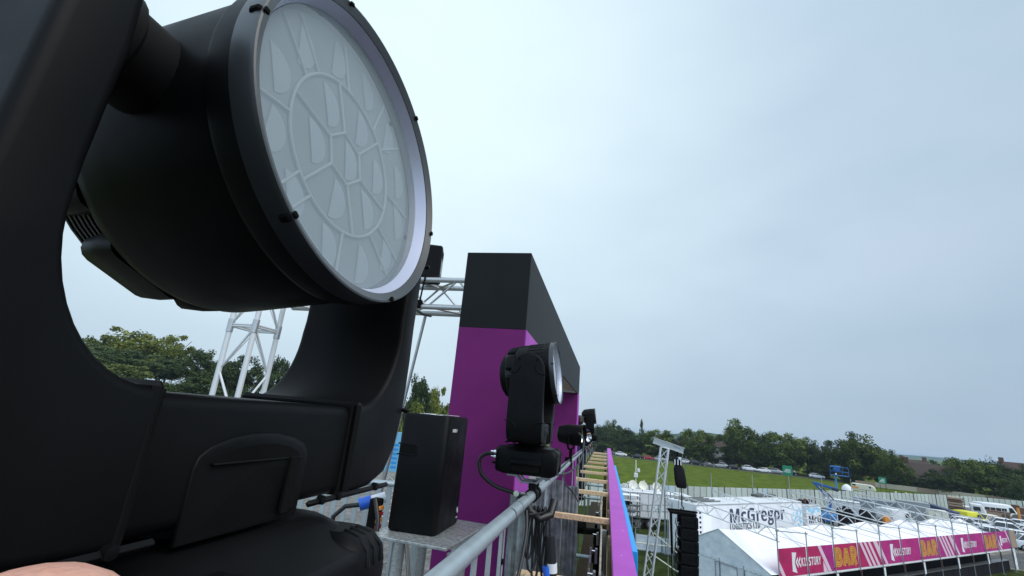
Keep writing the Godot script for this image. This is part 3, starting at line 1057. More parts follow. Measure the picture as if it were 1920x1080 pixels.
func gantry():
	# deck the photographer stands on, to the left of the rail; boards run along the gantry
	var t := thing("scaffold_gantry", "long scaffold gantry with grey deck boards and galvanised standards behind the purple fascia", "gantry")
	for k in 23:
		var x := -0.52 - 0.24 * k
		for j in 7:
			var z0 := 1.2 - 2.4 * j
			block(t, "deck_board", Vector3(x - 0.12, 7.45 + 0.001 * ((k * 7 + j * 3) % 3), z0 - 1.2), Vector3(0.232, 0.045, 2.392), M.deck, 0, 0.004)
	for k in 7:
		var z := 1.1 - 2.6 * k
		for x in [-5.9, -3.5, -1.9, -0.47, 0.0]:
			bar(t, "standard", Vector3(x, 0, z), Vector3(x, 7.42 if x < -0.4 else 8.22, z), 0.025, M.galv)
		bar(t, "ledger", Vector3(-6.0, 7.38, z), Vector3(0.02, 7.38, z), 0.025, M.galv)
		bar(t, "ledger", Vector3(-6.0, 3.4, z), Vector3(0.02, 3.4, z), 0.025, M.galv)
	# lower boards seen down between rail and fascia
	for k in 2:
		for j in 6: block(t, "lower_board", Vector3(-0.28 + 0.22 * k, 6.9, 0.9 - 2.6 * j - 1.3), Vector3(0.212, 0.04, 2.59), M.wood_dark, 0, 0.004)
	for z in [-2.9, -4.6, -6.6, -9.0, -11.6]:
		block(t, "timber_stud", Vector3(0.0, 7.55, z), Vector3(0.05, 1.3, 0.1), M.wood_dark, 0, 0.004)
	block(t, "timber_block", Vector3(-0.14, 7.75, -3.05), Vector3(0.16, 0.22, 0.09), M.wood_dark, 0, 0.005)
	block(t, "timber_block", Vector3(-0.07, 7.72, -3.5), Vector3(0.16, 0.2, 0.09), M.wood_dark, 0, 0.005)
	block(t, "tape_band", Vector3(-0.001, 8.02, -2.84), Vector3(0.056, 0.1, 0.1), M.dark, 0, 0.002)

	# hand rail: round tube with sleeves and flat balusters
	var r := thing("hand_rail", "galvanised round hand rail with flat balusters running along the gantry edge", "railing")
	var rx := -0.385
	var ry := EYE - 0.378
	bar(r, "tube", Vector3(rx, ry, 1.3), Vector3(rx, ry, -2.02), 0.0265, M.galv, 24)
	bar(r, "tube", Vector3(rx, ry, -2.045), Vector3(rx, ry, -15.2), 0.0265, M.galv, 24)
	bar(r, "spigot", Vector3(rx, ry, -2.0), Vector3(rx, ry, -2.07), 0.022, M.dark, 16)
	for z in [-2.2, -5.4, -7.9]:
		var cuff := MB.new()
		cuff.lathe([Vector2(0, 0.0265), Vector2(0, 0.028), Vector2(0.006, 0.0285), Vector2(0.012, 0.028), Vector2(0.012, 0.0265)], 24, Transform3D(Basis(Vector3(1, 0, 0), Vector3(0, 0, -1), Vector3(0, 1, 0)), Vector3(rx, ry, z)))
		obj("sleeve_ring", cuff, M.steel, r)
	for k in 24:
		var z := 0.6 - 0.19 * k
		if k > 13: z = -1.9 - 1.3 * (k - 14)
		block(r, "baluster", Vector3(rx + 0.004, ry - 0.42, z), Vector3(0.008, 0.8, 0.045), M.galv, 0, 0.001)
		if z > -2.0:
			var bo := MB.new()
			bo.lathe([Vector2(0, 0.011), Vector2(0.006, 0.010), Vector2(0.008, 0)], 10, Transform3D(Basis(Vector3(0, -1, 0), Vector3(1, 0, 0), Vector3(0, 0, 1)), Vector3(rx + 0.008, ry - 0.14, z)))
			if k % 2 == 0: obj("bolt", bo, M.dark, r)
	# galvanised cladding sheets hung across under the rail
	var sheets := [[-0.60, -3.12, 0.17], [-0.62, -4.40, 0.25], [-0.365, -4.42, 0.135]]
	for k in 3:
		var sb := MB.new()
		var prof := PackedVector2Array()
		var wdt: float = sheets[k][2]
		var nn := 8
		for i in nn: 
			var u := wdt * i / nn
			var d := 0.012 if i % 2 else 0.0
			prof.append(Vector2(u, d)); prof.append(Vector2(u + wdt / nn * (0.8 if i % 3 else 0.25), d))
		prof.append(Vector2(wdt, 0.0))
		var back := prof.duplicate()
		back.reverse()
		for q in back: prof.append(q + Vector2(0, -0.002))
		sb.prism(prof, Transform3D(Basis(Vector3(1, 0, 0), Vector3(0, 0, 1), Vector3(0, -1, 0)), Vector3.ZERO), 1.75)
		var sh := obj("cladding_sheet", sb, M.galv_sheet)
		sh.position = Vector3(sheets[k][0], 8.56 - 0.04 * k, sheets[k][1])
		tag(sh, ["ribbed galvanised sheet hanging below the rail next to the purple arch", "ribbed galvanised sheet below the rail behind the hanging black cables", "farther galvanised sheet seen below the second pine joist"][k], "metal sheet", "galvanised sheets under the rail")
	# pine joists from rail to fascia
	var zs := [-2.56, -4.3, -5.95, -7.26, -8.5, -9.7, -10.9, -12.2, -13.6, -15.2]
	for k in zs.size():
		var jt := thing("pine_joist", "", "timber beam", Vector3(-0.19, EYE - 0.745, zs[k]), 0.0, "pine joists between rail and fascia")
		tag(jt, "pine joist between rail and purple fascia, " + ["nearest one at the bottom edge", "second from the camera, just under the cable bundle", "third from the camera", "fourth from the camera", "fifth from the camera", "sixth from the camera", "seventh from the camera", "third from the far end", "second from the far end", "farthest one"][k], "timber beam", "pine joists between rail and fascia")
		block(jt, "plank", Vector3(0, 0, 0.024), Vector3(0.47, 0.045, 0.045), M.pine, 0, 0.003)
		block(jt, "plank", Vector3(0, -0.008, -0.024), Vector3(0.47, 0.045, 0.045), M.pine, 0.0, 0.003)
		if k == 0: block(jt, "end_block", Vector3(-0.12, 0.0, 0.08), Vector3(0.13, 0.05, 0.1), M.pine, 0.1, 0.004)
	# fascia: purple painted capping on pale ply, standing on the ground
	var f := thing("fascia", "long purple painted fascia with flat top edge along the right of the gantry", "fascia", Vector3(0, 0, 0))
	for j in 8:
		var z0 := 0.9 - 2.44 * j
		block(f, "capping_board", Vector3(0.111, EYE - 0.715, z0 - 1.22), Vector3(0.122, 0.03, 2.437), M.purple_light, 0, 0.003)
		block(f, "ply_sheet", Vector3(0.062, 7.0, z0 - 1.22), Vector3(0.018, 2.53, 2.434), M.ply, 0, 0.002)
		if j < 3:
			for i in 3: block(f, "paint_chip", Vector3(0.075 + 0.03 * i, EYE - 0.6998, z0 - 0.6 - 0.7 * i - 0.2 * j), Vector3(0.004 + 0.002 * i, 0.0008, 0.007), M.pale, 0.7 * i, 0)
		block(f, "front_sheet", Vector3(0.158, 4.13, z0 - 1.22), Vector3(0.018, 8.26, 2.434), M.wall_black, 0, 0.002)
	for z in [-1.9, -2.9, -4.0, -5.2, -6.4, -8.2, -10.4]:
		block(f, "batten", Vector3(0.043, 7.5, z), Vector3(0.02, 1.4, 0.07), M.pine, 0, 0.003)
	var bl := thing("blue_hoarding", "bright blue hoarding standing along the outside of the purple fascia", "hoarding", Vector3(0.1925, 0, 0))
	for j in 3: block(bl, "board", Vector3(0, (EYE - 0.715) / 2, -3.25 - 2.35 * (j + 0.5)), Vector3(0.036, EYE - 0.715, 2.346), M.blue, 0, 0.003)
	# the arch: two purple legs under a black header
	var a := thing("arch", "tall arch of purple painted legs under a black header beside the rail", "arch")
	var x0 := -1.118
	var x1 := -0.60
	var cx := (x0 + x1) / 2
	var jy := EYE + 0.648
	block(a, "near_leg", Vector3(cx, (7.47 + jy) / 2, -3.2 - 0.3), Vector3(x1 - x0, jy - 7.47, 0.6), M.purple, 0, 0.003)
	block(a, "near_leg_lit_side", Vector3(x1 + 0.004, (7.47 + jy) / 2 - 0.001, -3.2 - 0.302), Vector3(0.008, jy - 7.472, 0.592), M.purple_light, 0, 0.001)  # thin skin painting the lit tone of the leg's right side
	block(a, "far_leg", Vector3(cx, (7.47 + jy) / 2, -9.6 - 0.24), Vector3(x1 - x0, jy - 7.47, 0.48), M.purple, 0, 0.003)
	block(a, "far_leg_lit_side", Vector3(x1 + 0.004, (7.47 + jy) / 2 - 0.001, -9.6 - 0.242), Vector3(0.008, jy - 7.472, 0.472), M.purple_light, 0, 0.001)  # lit right side of the far leg, painted the same way
	# header: front, sides, soffit and top of black board
	var hy0 := jy
	var hy1 := EYE + 1.255
	var hm := (hy0 + hy1) / 2
	block(a, "header_front", Vector3(cx, hm, -3.2 - 0.009), Vector3(x1 - x0, hy1 - hy0, 0.018), M.wall_black, 0, 0.002)
	block(a, "header_back", Vector3(cx, hm, -10.07), Vector3(x1 - x0, hy1 - hy0, 0.018), M.wall_black, 0, 0.002)
	for j in 3:
		var zz := -3.22 - 2.28 * (j + 0.5)
		block(a, "header_side", Vector3(x1 - 0.009, hm, zz), Vector3(0.018, hy1 - hy0 - 0.002, 2.277), M.wall_black, 0, 0.001)
		block(a, "header_side", Vector3(x0 + 0.009, hm, zz), Vector3(0.018, hy1 - hy0 - 0.002, 2.277), M.wall_black, 0, 0.001)
		block(a, "header_top", Vector3(cx, hy1 - 0.011, zz), Vector3(x1 - x0 - 0.04, 0.018, 2.277), M.wall_black, 0, 0.001)
	block(a, "soffit", Vector3(cx, hy0 + 0.02, -6.7), Vector3(x1 - x0 - 0.04, 0.018, 5.8), M.ply, 0, 0.001)
	block(a, "soffit_batten", Vector3(cx + 0.1, hy0 - 0.0, -9.0), Vector3(0.3, 0.04, 0.05), M.white_print, 0.6, 0.003)

func near_objects():
	# wash lights
	var fx := -0.42
	var fy := EYE - 0.275
	var w0 := make_wash_light("huge close-up black moving head light filling the left of the picture")
	w0.position = Vector3(fx, fy, -0.43)
	copy(w0, "black moving head light standing on the rail in front of the purple arch", Vector3(fx, fy, -2.67), 0.0)
	copy(w0, "small distant black moving head light beside the person, far along the rail", Vector3(fx + 0.03, fy - 0.02, -11.3), deg_to_rad(4))
	w0.get_node("head/barrel_ribs").free()                # the near head is smooth; the others show ribs
	# horizontal truss left of the arch, carried by its own mast out of the arch and a tower farther left
	var h := thing("box_truss", "horizontal aluminium box truss running left from the black header", "truss")
	truss(h, Vector3(-3.24, EYE + 1.06, -3.87), Vector3(-1.1, EYE + 1.06, -3.87), Vector3(0, 0, -1), 0.26, 0.26, 8, M.alu, 0.025, 0.010)
	var h2 := thing("truss_tower", "upright aluminium truss tower seen through the opening of the big light", "truss")
	var tc := Vector3(-3.52, 0, -3.87)
	var sd := Vector3(1.0, 0, 0.05).normalized()
	truss(h2, tc + Vector3(0, 7.5, 0), tc + Vector3(0, EYE + 0.66, 0), sd, 0.30, 0.30, 5, M.alu_matt, 0.026, 0.011)
	truss(h2, tc + Vector3(0, EYE + 0.68, 0), tc + Vector3(0, EYE + 2.0, 0), sd, 0.30, 0.30, 3, M.alu_matt, 0.026, 0.011)
	for e in [[-1, -1], [1, -1], [1, 1], [-1, 1]]:
		var u := sd.cross(Vector3.UP)
		var q: Vector3 = tc + sd * (e[0] * 0.15) + u * (e[1] * 0.15)
		bar(h2, "coupler", q + Vector3(0, EYE + 0.60, 0), q + Vector3(0, EYE + 0.73, 0), 0.032, M.alu, 12)
	# small loudspeaker on the truss
	var sp := thing("small_loudspeaker", "small black loudspeaker standing on the horizontal truss behind the big light", "loudspeaker", Vector3(-1.71, EYE + 1.215, -3.87), 0.3)
	var sb := MB.new()
	sb.box(Vector3(0, 0.17, 0), Vector3(0.2, 0.34, 0.24), Basis(), 0.015)
	obj("cabinet", sb, M.black, sp)
	block(sp, "handle_cup", Vector3(0.101, 0.27, 0.03), Vector3(0.006, 0.05, 0.06), M.dark, 0, 0.002)
	block(sp, "connector_plate", Vector3(0.101, 0.14, 0), Vector3(0.005, 0.15, 0.16), M.car_grey, 0, 0.001)
	for k in 3: block(sp, "label_plate", Vector3(0.105, 0.17 - 0.04 * k, 0.03), Vector3(0.002, 0.012, 0.06), M.white_print, 0, 0)
	bar(sp, "safety_strap", Vector3(-0.02, 0.0, 0.16), Vector3(-0.04, -0.3, 0.17), 0.008, M.dark)
	var cl := thing("truss_clamp", "black hanging clamp and strap on the lower chord of the truss", "clamp", Vector3(-1.7, EYE + 0.93, -3.74))
	block(cl, "clamp_body", Vector3(-0.02, 0.02, 0), Vector3(0.08, 0.08, 0.06), M.dark, 0, 0.01)
	block(cl, "hook", Vector3(-0.12, 0.12, 0), Vector3(0.04, 0.16, 0.05), M.dark, 0, 0.01)
	var cs := MB.new()
	cs.tube([Vector3(-0.1, 0.08, 0.02), Vector3(-0.04, -0.03, 0.03), Vector3(0.05, -0.08, 0.03), Vector3(0.13, -0.09, 0.02)], 0.012, 8)
	obj("cable_tail", cs, M.cable, cl)
	# stay leaning from the truss
	var st := MB.new()
	st.tube([Vector3(-1.80, EYE + 0.96, -4.12), Vector3(-1.99, EYE - 0.35, -4.22), Vector3(-2.16, 7.49, -4.3)], 0.016, 8)
	tag(obj("stay_pole", st, M.alu), "thin pale stay leaning from the truss down to the deck left of the arch", "pole")
	# table top on a short truss foot
	var tb := thing("truss_table", "bare aluminium plate table on a round tube leg carrying the black box", "table", Vector3(-0.84, 0, -2.38), 0.0)
	block(tb, "plate", Vector3(0, EYE - 0.559, 0), Vector3(0.40, 0.012, 0.56), M.alu_plate, deg_to_rad(-4.5), 0.002)
	block(tb, "edge_angle", Vector3(0.185, EYE - 0.60, -0.02), Vector3(0.01, 0.07, 0.42), M.galv, deg_to_rad(-4.5), 0.002)
	for p in [Vector2(-0.1, 0.16), Vector2(-0.1, -0.14), Vector2(0.12, -0.14)]:
		bar(tb, "leg", Vector3(p.x, 7.475, p.y), Vector3(p.x, EYE - 0.566, p.y), 0.03, M.alu, 20)
	bar(tb, "brace", Vector3(-0.06, EYE - 0.575, 0.17), Vector3(0.02, 7.7, 0.0), 0.01, M.chrome, 12)
	bar(tb, "brace", Vector3(-0.1, 7.62, 0.16), Vector3(0.12, 8.3, -0.14), 0.01, M.alu, 12)
	block(tb, "foot_plate", Vector3(0, 7.482, 0), Vector3(0.4, 0.01, 0.45), M.alu_plate, 0, 0.002)
	var nb := MB.new()
	nb.lathe([Vector2(0, 0.012), Vector2(0.008, 0.012), Vector2(0.010, 0)], 6, Transform3D(Basis(Vector3(1, 0, 0), Vector3(0, 0, 1), Vector3(0, -1, 0)), Vector3(0.165, EYE - 0.60, 0.20)))
	obj("nut", nb, M.steel, tb)
	# black column box on the table
	var bx := thing("column_loudspeaker", "tall black box loudspeaker with white maker's mark standing on the plate table", "loudspeaker", Vector3(-0.895, EYE - 0.552, -2.40))
	var bb := MB.new()
	var rr := []
	for s in [[0.0, 0.118, 0.165, 0.025], [0.008, 0.126, 0.174, 0.03], [0.535, 0.126, 0.174, 0.03], [0.545, 0.118, 0.166, 0.026]]:
		var ring := []
		for p in rrect(s[1], s[2], s[3], 5): ring.append(Vector3(p.x, s[0], -p.y))
		rr.append(ring)
	bb.loft(rr)
	obj("cabinet", bb, M.black, bx)
	var hc := MB.new()
	for e in [[0.395, 0.0], [0.345, 0.0]]:
		hc.tube([Vector3(-0.125, e[0], 0.172), Vector3(-0.03, e[0], 0.1745), Vector3(-0.018, e[0] + (0.01 if e[0] < 0.37 else -0.01), 0.1745)], 0.004, 6)
	obj("handle_moulding", hc, M.black, bx)
	block(bx, "handle_recess", Vector3(-0.07, 0.37, 0.1742), Vector3(0.09, 0.036, 0.003), M.dark, 0, 0.001)
	var side := func(y: float, z: float) -> Transform3D: return Transform3D(basis_xyz(Vector3(0, 0, -1), Vector3(1, 0, 0)), Vector3(0.1265, y, z))
	text(bx, "maker_mark", "DURLO", 0.016, M.white_print, side.call(0.475, 0.06), 0.001)
	var em := MB.new()
	for k in 2:
		var pts := []
		for i in 10: pts.append(Vector3(0.1268, 0.065 + 0.012 * k + 0.007 * sin(TAU * i / 12.0 + PI * k), -0.13 + 0.008 * cos(TAU * i / 12.0 + PI * k)))
		em.tube(pts, 0.0018, 5)
	obj("emblem", em, M.white_print, bx)
	text(bx, "small_print", "sound", 0.006, M.white_print, side.call(0.036, -0.13), 0.001)
	# pale slips painted in for the glossy reflection along the box top
	for k in 4:
		var pp := MB.new()
		pp.box(Vector3.ZERO, Vector3(0.05 + 0.01 * k, 0.002, 0.07), Basis(Vector3.UP, 0.4 * k), 0)
		var o := obj("sheen_slip", pp, M.white_print)
		o.position = Vector3(-0.97 + 0.045 * k, EYE - 0.005 + 0.0022 * (k % 2), -2.42 + 0.06 * (k % 3))
		tag(o, ["pale slip imitating sheen nearest the left end of the box top", "pale slip imitating sheen left of the middle of the box top", "pale slip imitating sheen right of the middle of the box top", "pale slip imitating sheen nearest the right end of the box top"][k], "paper slip", "sheen slips on the black box")
	# cables at fixture two
	cable("cable", "black power cable looping out of the left side of the second light", [Vector3(-0.60, EYE - 0.19, -2.62), Vector3(-0.66, EYE - 0.19, -2.62), Vector3(-0.695, EYE - 0.23, -2.61), Vector3(-0.67, EYE - 0.30, -2.6), Vector3(-0.58, EYE - 0.35, -2.58), Vector3(-0.47, EYE - 0.37, -2.56), Vector3(-0.40, EYE - 0.40, -2.52)], 0.011)
	cable("cable", "thin black lead drooping from the light over the rail towards the joists", [Vector3(-0.26, EYE - 0.06, -4.6), Vector3(-0.2, EYE - 0.12, -4.4), Vector3(-0.2, EYE - 0.26, -4.0), Vector3(-0.26, EYE - 0.33, -3.6), Vector3(-0.34, EYE - 0.32, -3.2), Vector3(-0.40, EYE - 0.27, -2.85)], 0.007)
	cable("cable", "dark cable hanging down the rail balusters to the pine beam", [Vector3(-0.36, EYE - 0.40, -2.3), Vector3(-0.345, EYE - 0.48, -2.25), Vector3(-0.35, EYE - 0.62, -2.15), Vector3(-0.40, EYE - 0.75, -2.0), Vector3(-0.45, EYE - 0.95, -1.8)], 0.008)
	cable("cable", "thin grey lead lying along under the rail near the second light", [Vector3(-0.35, EYE - 0.42, -2.32), Vector3(-0.30, EYE - 0.42, -2.4), Vector3(-0.25, EYE - 0.42, -2.6)], 0.005)
	cable("cable", "grey lead sagging below the rail beyond the second light", [Vector3(-0.36, EYE - 0.38, -4.2), Vector3(-0.32, EYE - 0.46, -4.0), Vector3(-0.25, EYE - 0.50, -3.9), Vector3(-0.2, EYE - 0.56, -3.85)], 0.006)
	cable("cable", "black cable wrapped along the rail past the par can", [Vector3(-0.37, EYE - 0.345, -3.1), Vector3(-0.36, EYE - 0.342, -4.2), Vector3(-0.37, EYE - 0.34, -5.2), Vector3(-0.36, EYE - 0.345, -6.5), Vector3(-0.38, EYE - 0.34, -9.0)], 0.007)
	# bundle of looped cables with plugs
	var bu := thing("cable_bundle", "bundle of looped black cables and plugs hanging from the rail below the second light", "cable bundle", Vector3(-0.31, EYE - 0.40, -2.45))
	for k in 6:
		var q := MB.new()
		var ox := -0.05 + 0.018 * k
		var dep := 0.24 + 0.05 * (k % 3)
		var wd := 0.022 + 0.008 * (k % 2)
		var pts := []
		for i in 17:
			var a := TAU * i / 16.0
			pts.append(Vector3(ox + wd * sin(a) * (0.6 - 0.4 * cos(a)), -dep / 2 + dep / 2 * cos(a), 0.012 * sin(a * 2 + k)))
		q.tube(pts, 0.0058, 7, false)
		obj("cable_loop", q, M.cable, bu)
	var wrap := MB.new()
	wrap.tube([Vector3(-0.09, 0.05, 0.03), Vector3(-0.05, -0.02, 0.035), Vector3(0.0, -0.05, 0.03), Vector3(0.05, -0.03, 0.0), Vector3(0.06, 0.03, -0.04)], 0.02, 8)
	obj("cable_wrap", wrap, M.cable, bu)
	for e in [[Vector3(0.055, -0.12, 0.02), Vector3(0.075, -0.30, 0.02), 0.024, "plug_body", "cable"], [Vector3(0.070, -0.235, 0.02), Vector3(0.0735, -0.275, 0.02), 0.0255, "white_band", "white_print"], [Vector3(0.076, -0.30, 0.02), Vector3(0.10, -0.40, 0.015), 0.02, "plug_tail", "cable"], [Vector3(0.045, -0.25, 0.03), Vector3(0.06, -0.315, 0.03), 0.02, "blue_plug", "plug_blue"]]:
		bar(bu, e[3], e[0], e[1], e[2], M[e[4]], 16)
	var tg := MB.new()
	tg.lathe([Vector2(0, 0), Vector2(0, 0.014), Vector2(0.004, 0.014), Vector2(0.004, 0)], 16, Transform3D(Basis(Vector3(1, 0, 0), Vector3(0, 0, 1), Vector3(0, -1, 0)), Vector3(-0.12, 0.055, 0.06)))
	obj("chrome_ring", tg, M.chrome, bu)
	# par cans on the rail
	var pc := par_can("black par can lamp lying level on the rail behind the second light")
	pc.position = Vector3(-0.385, EYE - 0.352, -5.1)
	pc.rotation.y = deg_to_rad(-12)
	var p2 := copy(pc, "small par can with shining lens farther along the rail near the person", Vector3(-0.34, EYE - 0.352, -7.6), deg_to_rad(-62))
	p2.scale = Vector3.ONE * 0.8
	# clutter of small clamps and leads on the far rail
	for k in 6:
		var z := -8.2 - 1.1 * k
		var c := thing("rail_clamp", ["black clamp on the rail just beyond the shining par can", "second black clamp beyond the shining par can", "third black clamp on the far rail", "fourth black clamp on the far rail", "fifth black clamp close to the far light", "last black clamp near the end of the rail"][k], "clamp", Vector3(-0.385, EYE - 0.378, z), 0, "clamps along the far rail")
		block(c, "jaw", Vector3(0, 0.02, 0), Vector3(0.09, 0.10, 0.05), M.dark, 0, 0.01)
		block(c, "bolt", Vector3(0.06, 0.05, 0), Vector3(0.06, 0.015, 0.015), M.chrome, 0, 0.002)
		var q := MB.new()
		q.tube([Vector3(0.03, 0.06, 0), Vector3(0.10, 0.02, 0.1), Vector3(0.13, -0.10, 0.15), Vector3(0.06, -0.2, 0.3)], 0.009, 6)
		obj("lead", q, M.cable, c)
	# black kit under the joists
	var kt := thing("black_arm", "black folded lighting arm lying across under the third joist", "lighting arm", Vector3(-0.14, EYE - 0.93, -4.75), 0.3)
	block(kt, "arm", Vector3(0, 0, 0), Vector3(0.36, 0.05, 0.06), M.dark, 0, 0.01)
	block(kt, "head", Vector3(-0.1, 0.06, 0.03), Vector3(0.12, 0.09, 0.1), M.black, 0.4, 0.02)
	bar(kt, "post", Vector3(0.08, -1.1, 0), Vector3(0.08, 0, 0), 0.03, M.dark)
	var pr := thing("perforated_strut", "silver perforated strut standing between the joists", "strut", Vector3(-0.17, 6.92, -3.75))
	for k in 14:
		block(pr, "rung", Vector3(0.012 * k * 0.5, 0.06 + 0.085 * k, 0), Vector3(0.014, 0.05, 0.02), M.alu, 0, 0.002)
	bar(pr, "spine", Vector3(-0.01, 0, 0), Vector3(0.08, 1.24, 0), 0.008, M.steel)
	var pb := thing("pale_board", "pale board hanging on edge below the joists close to the purple fascia", "board", Vector3(-0.035, EYE - 0.92, -5.0), 0.012)
	for k in 3: block(pb, "board", Vector3(0.004 * k, -0.01 * k, 1.5 - 1.25 * k), Vector3(0.012, 0.30, 1.24), M.ply, 0.01 * (k - 1), 0.003)
	# clips along the ply
	for k in 5:
		var c := thing("toggle_clip", ["metal toggle clip on the pale board, nearest the camera", "second metal toggle clip along the pale board", "third metal toggle clip along the pale board", "fourth metal toggle clip along the pale board", "farthest metal toggle clip on the pale board"][k], "clip", Vector3(-0.065, EYE - 0.92 - 0.01 * k, -3.3 - 0.62 * k), 0, "toggle clips on the board")
		block(c, "plate", Vector3(0.012, 0, 0), Vector3(0.02, 0.10, 0.05), M.steel, 0, 0.003)
		block(c, "lever", Vector3(-0.012, -0.02, 0), Vector3(0.03, 0.06, 0.03), M.dark, 0, 0.004)
		bar(c, "pin", Vector3(-0.03, 0.03, 0), Vector3(0.02, 0.03, 0), 0.006, M.chrome)
	# barrier at the left edge of the deck, with plugs on it
	var br := thing("crowd_barrier", "galvanised crowd barrier with many flat bars under the big light", "barrier", Vector3(-2.05, 7.475, -3.05), deg_to_rad(18))
	bar(br, "top_rail", Vector3(-1.0, 1.02, 0), Vector3(1.0, 1.02, 0), 0.02, M.galv, 12)
	bar(br, "bottom_rail", Vector3(-1.0, 0.16, 0), Vector3(1.0, 0.16, 0), 0.02, M.galv, 12)
	for k in 27: block(br, "bar", Vector3(-0.95 + 0.073 * k, 0.59, 0), Vector3(0.034, 0.84, 0.012), M.galv, 0, 0.002)
	for x in [-0.8, 0.8]: bar(br, "foot", Vector3(x, 0.02, -0.3), Vector3(x, 0.02, 0.3), 0.018, M.galv)
	for x in [-0.8, 0.8]: bar(br, "foot_post", Vector3(x, 0.02, 0), Vector3(x, 0.16, 0), 0.018, M.galv)
	var pg := thing("blue_power_plug", "blue and white round power plug hanging on the crowd barrier", "plug", Vector3(-1.28, EYE - 0.50, -2.42), 0.5)
	bar(pg, "blue_shell", Vector3(0, 0, 0), Vector3(0.06, 0.02, 0), 0.032, M.plug_blue, 20)
	bar(pg, "white_shell", Vector3(0.06, 0.02, 0), Vector3(0.13, 0.043, 0), 0.028, M.pale, 20)
	var pcb := MB.new()
	pcb.tube([Vector3(0, 0, 0), Vector3(-0.07, -0.01, 0), Vector3(-0.12, -0.06, 0), Vector3(-0.13, -0.2, 0), Vector3(-0.16, -1.0, 0.03)], 0.012, 8)
	obj("lead", pcb, M.cable, pg)
	var pf := thing("power_stand", "black stand with coloured tape bands and brass connectors beside the black box", "stand", Vector3(-1.10, 7.475, -2.25))
	block(pf, "post", Vector3(0, 0.55, 0), Vector3(0.05, 1.1, 0.06), M.dark, 0, 0.006)
	for k in 4: block(pf, "tape_band", Vector3(0.028, 1.06 - 0.028 * k, 0.005), Vector3(0.012, 0.018, 0.055), [M.orange, M.car_red, M.orange, M.car_red][k], 0, 0.002)
	bar(pf, "brass_pin", Vector3(-0.03, 0.945, 0.03), Vector3(0.05, 0.945, 0.03), 0.012, M.orange, 12)
	for k in 3: bar(pf, "connector_pin", Vector3(0.03, 0.88 - 0.05 * k, 0.035), Vector3(0.05, 0.82 - 0.05 * k, 0.04), 0.008, M.chrome, 8)
	var sl := MB.new()
	sl.tube([Vector3(0.0, 1.1, 0.02), Vector3(0.05, 1.02, 0.06), Vector3(0.06, 0.85, 0.06), Vector3(0.02, 0.6, 0.05)], 0.012, 8)
	obj("lead", sl, M.cable, pf)
	# blue banner board and little mast behind the black box
	var bn := thing("blue_board", "narrow blue board seen between the big light and the black box", "board", Vector3(-2.75, 7.5, -5.9), 0.2)
	block(bn, "panel", Vector3(0, 0.97, 0), Vector3(0.24, 0.5, 0.02), M.sky_blue, 0, 0.003)
	for k in 6: block(bn, "print_bar", Vector3(0.02, 0.78 + 0.055 * k, 0.0115), Vector3(0.07, 0.03, 0.003), M.blue, 0, 0)
	for x in [-0.1, 0.1]: bar(bn, "post", Vector3(x, 0, -0.03), Vector3(x, 1.3, -0.03), 0.014, M.alu)
	for k in 5:
		bar(bn, "brace", Vector3(-0.1, 0.1 + 0.12 * k, -0.03), Vector3(0.1, 0.22 + 0.12 * k, -0.03), 0.008, M.alu, 6)
		bar(bn, "brace", Vector3(0.1, 0.1 + 0.12 * k, -0.028), Vector3(-0.1, 0.22 + 0.12 * k, -0.028), 0.008, M.alu, 6)

func cable(n: String, label: String, pts: Array, r: float):
	var c := Curve3D.new()
	for i in pts.size():
		var d: Vector3 = (pts[mini(i + 1, pts.size() - 1)] - pts[maxi(i - 1, 0)]) / 6.0
		c.add_point(pts[i], -d, d)
	var p := []
	var l := c.get_baked_length()
	var k := maxi(12, int(l / 0.03))
	for i in k + 1: p.append(c.sample_baked(l * i / k, true))
	var b := MB.new()
	b.tube(p, r, 8)
	tag(obj(n, b, M.cable), label, "cable")

func par_can(label: String) -> Node3D:
	var t := thing("par_can", label, "stage light", Vector3.ZERO, 0, "par cans clamped to the rail")
	var X := Transform3D(Basis(Vector3(0, -1, 0), Vector3(1, 0, 0), Vector3(0, 0, 1)), Vector3(0.02, 0.26, 0))
	var b := MB.new()
	b.lathe([Vector2(-0.15, 0), Vector2(-0.15, 0.05), Vector2(-0.13, 0.085), Vector2(-0.04, 0.105), Vector2(0.12, 0.11), Vector2(0.125, 0.118), Vector2(0.14, 0.118), Vector2(0.14, 0.108), Vector2(0.10, 0.1)], 36, X)
	obj("can", b, M.black, t)
	var l := MB.new()
	l.lathe([Vector2(0.10, 0.1), Vector2(0.06, 0.06), Vector2(0.04, 0)], 30, X)
	obj("reflector", l, M.chrome, t)
	var y := MB.new()
	y.tube([Vector3(0.02, 0.26, 0.12), Vector3(0.02, 0.16, 0.125), Vector3(0.02, 0.12, 0.09), Vector3(0.02, 0.11, 0), Vector3(0.02, 0.12, -0.09), Vector3(0.02, 0.16, -0.125), Vector3(0.02, 0.26, -0.12)], 0.011, 6)
	obj("yoke", y, M.dark, t)
	bar(t, "stem", Vector3(0.02, 0, 0), Vector3(0.02, 0.115, 0), 0.018, M.dark, 12)
	block(t, "clamp", Vector3(0, -0.015, 0), Vector3(0.07, 0.09, 0.05), M.dark, 0, 0.008)
	bar(t, "knob", Vector3(0.02, 0.26, 0.12), Vector3(0.02, 0.26, 0.155), 0.02, M.dark, 12)
	return t

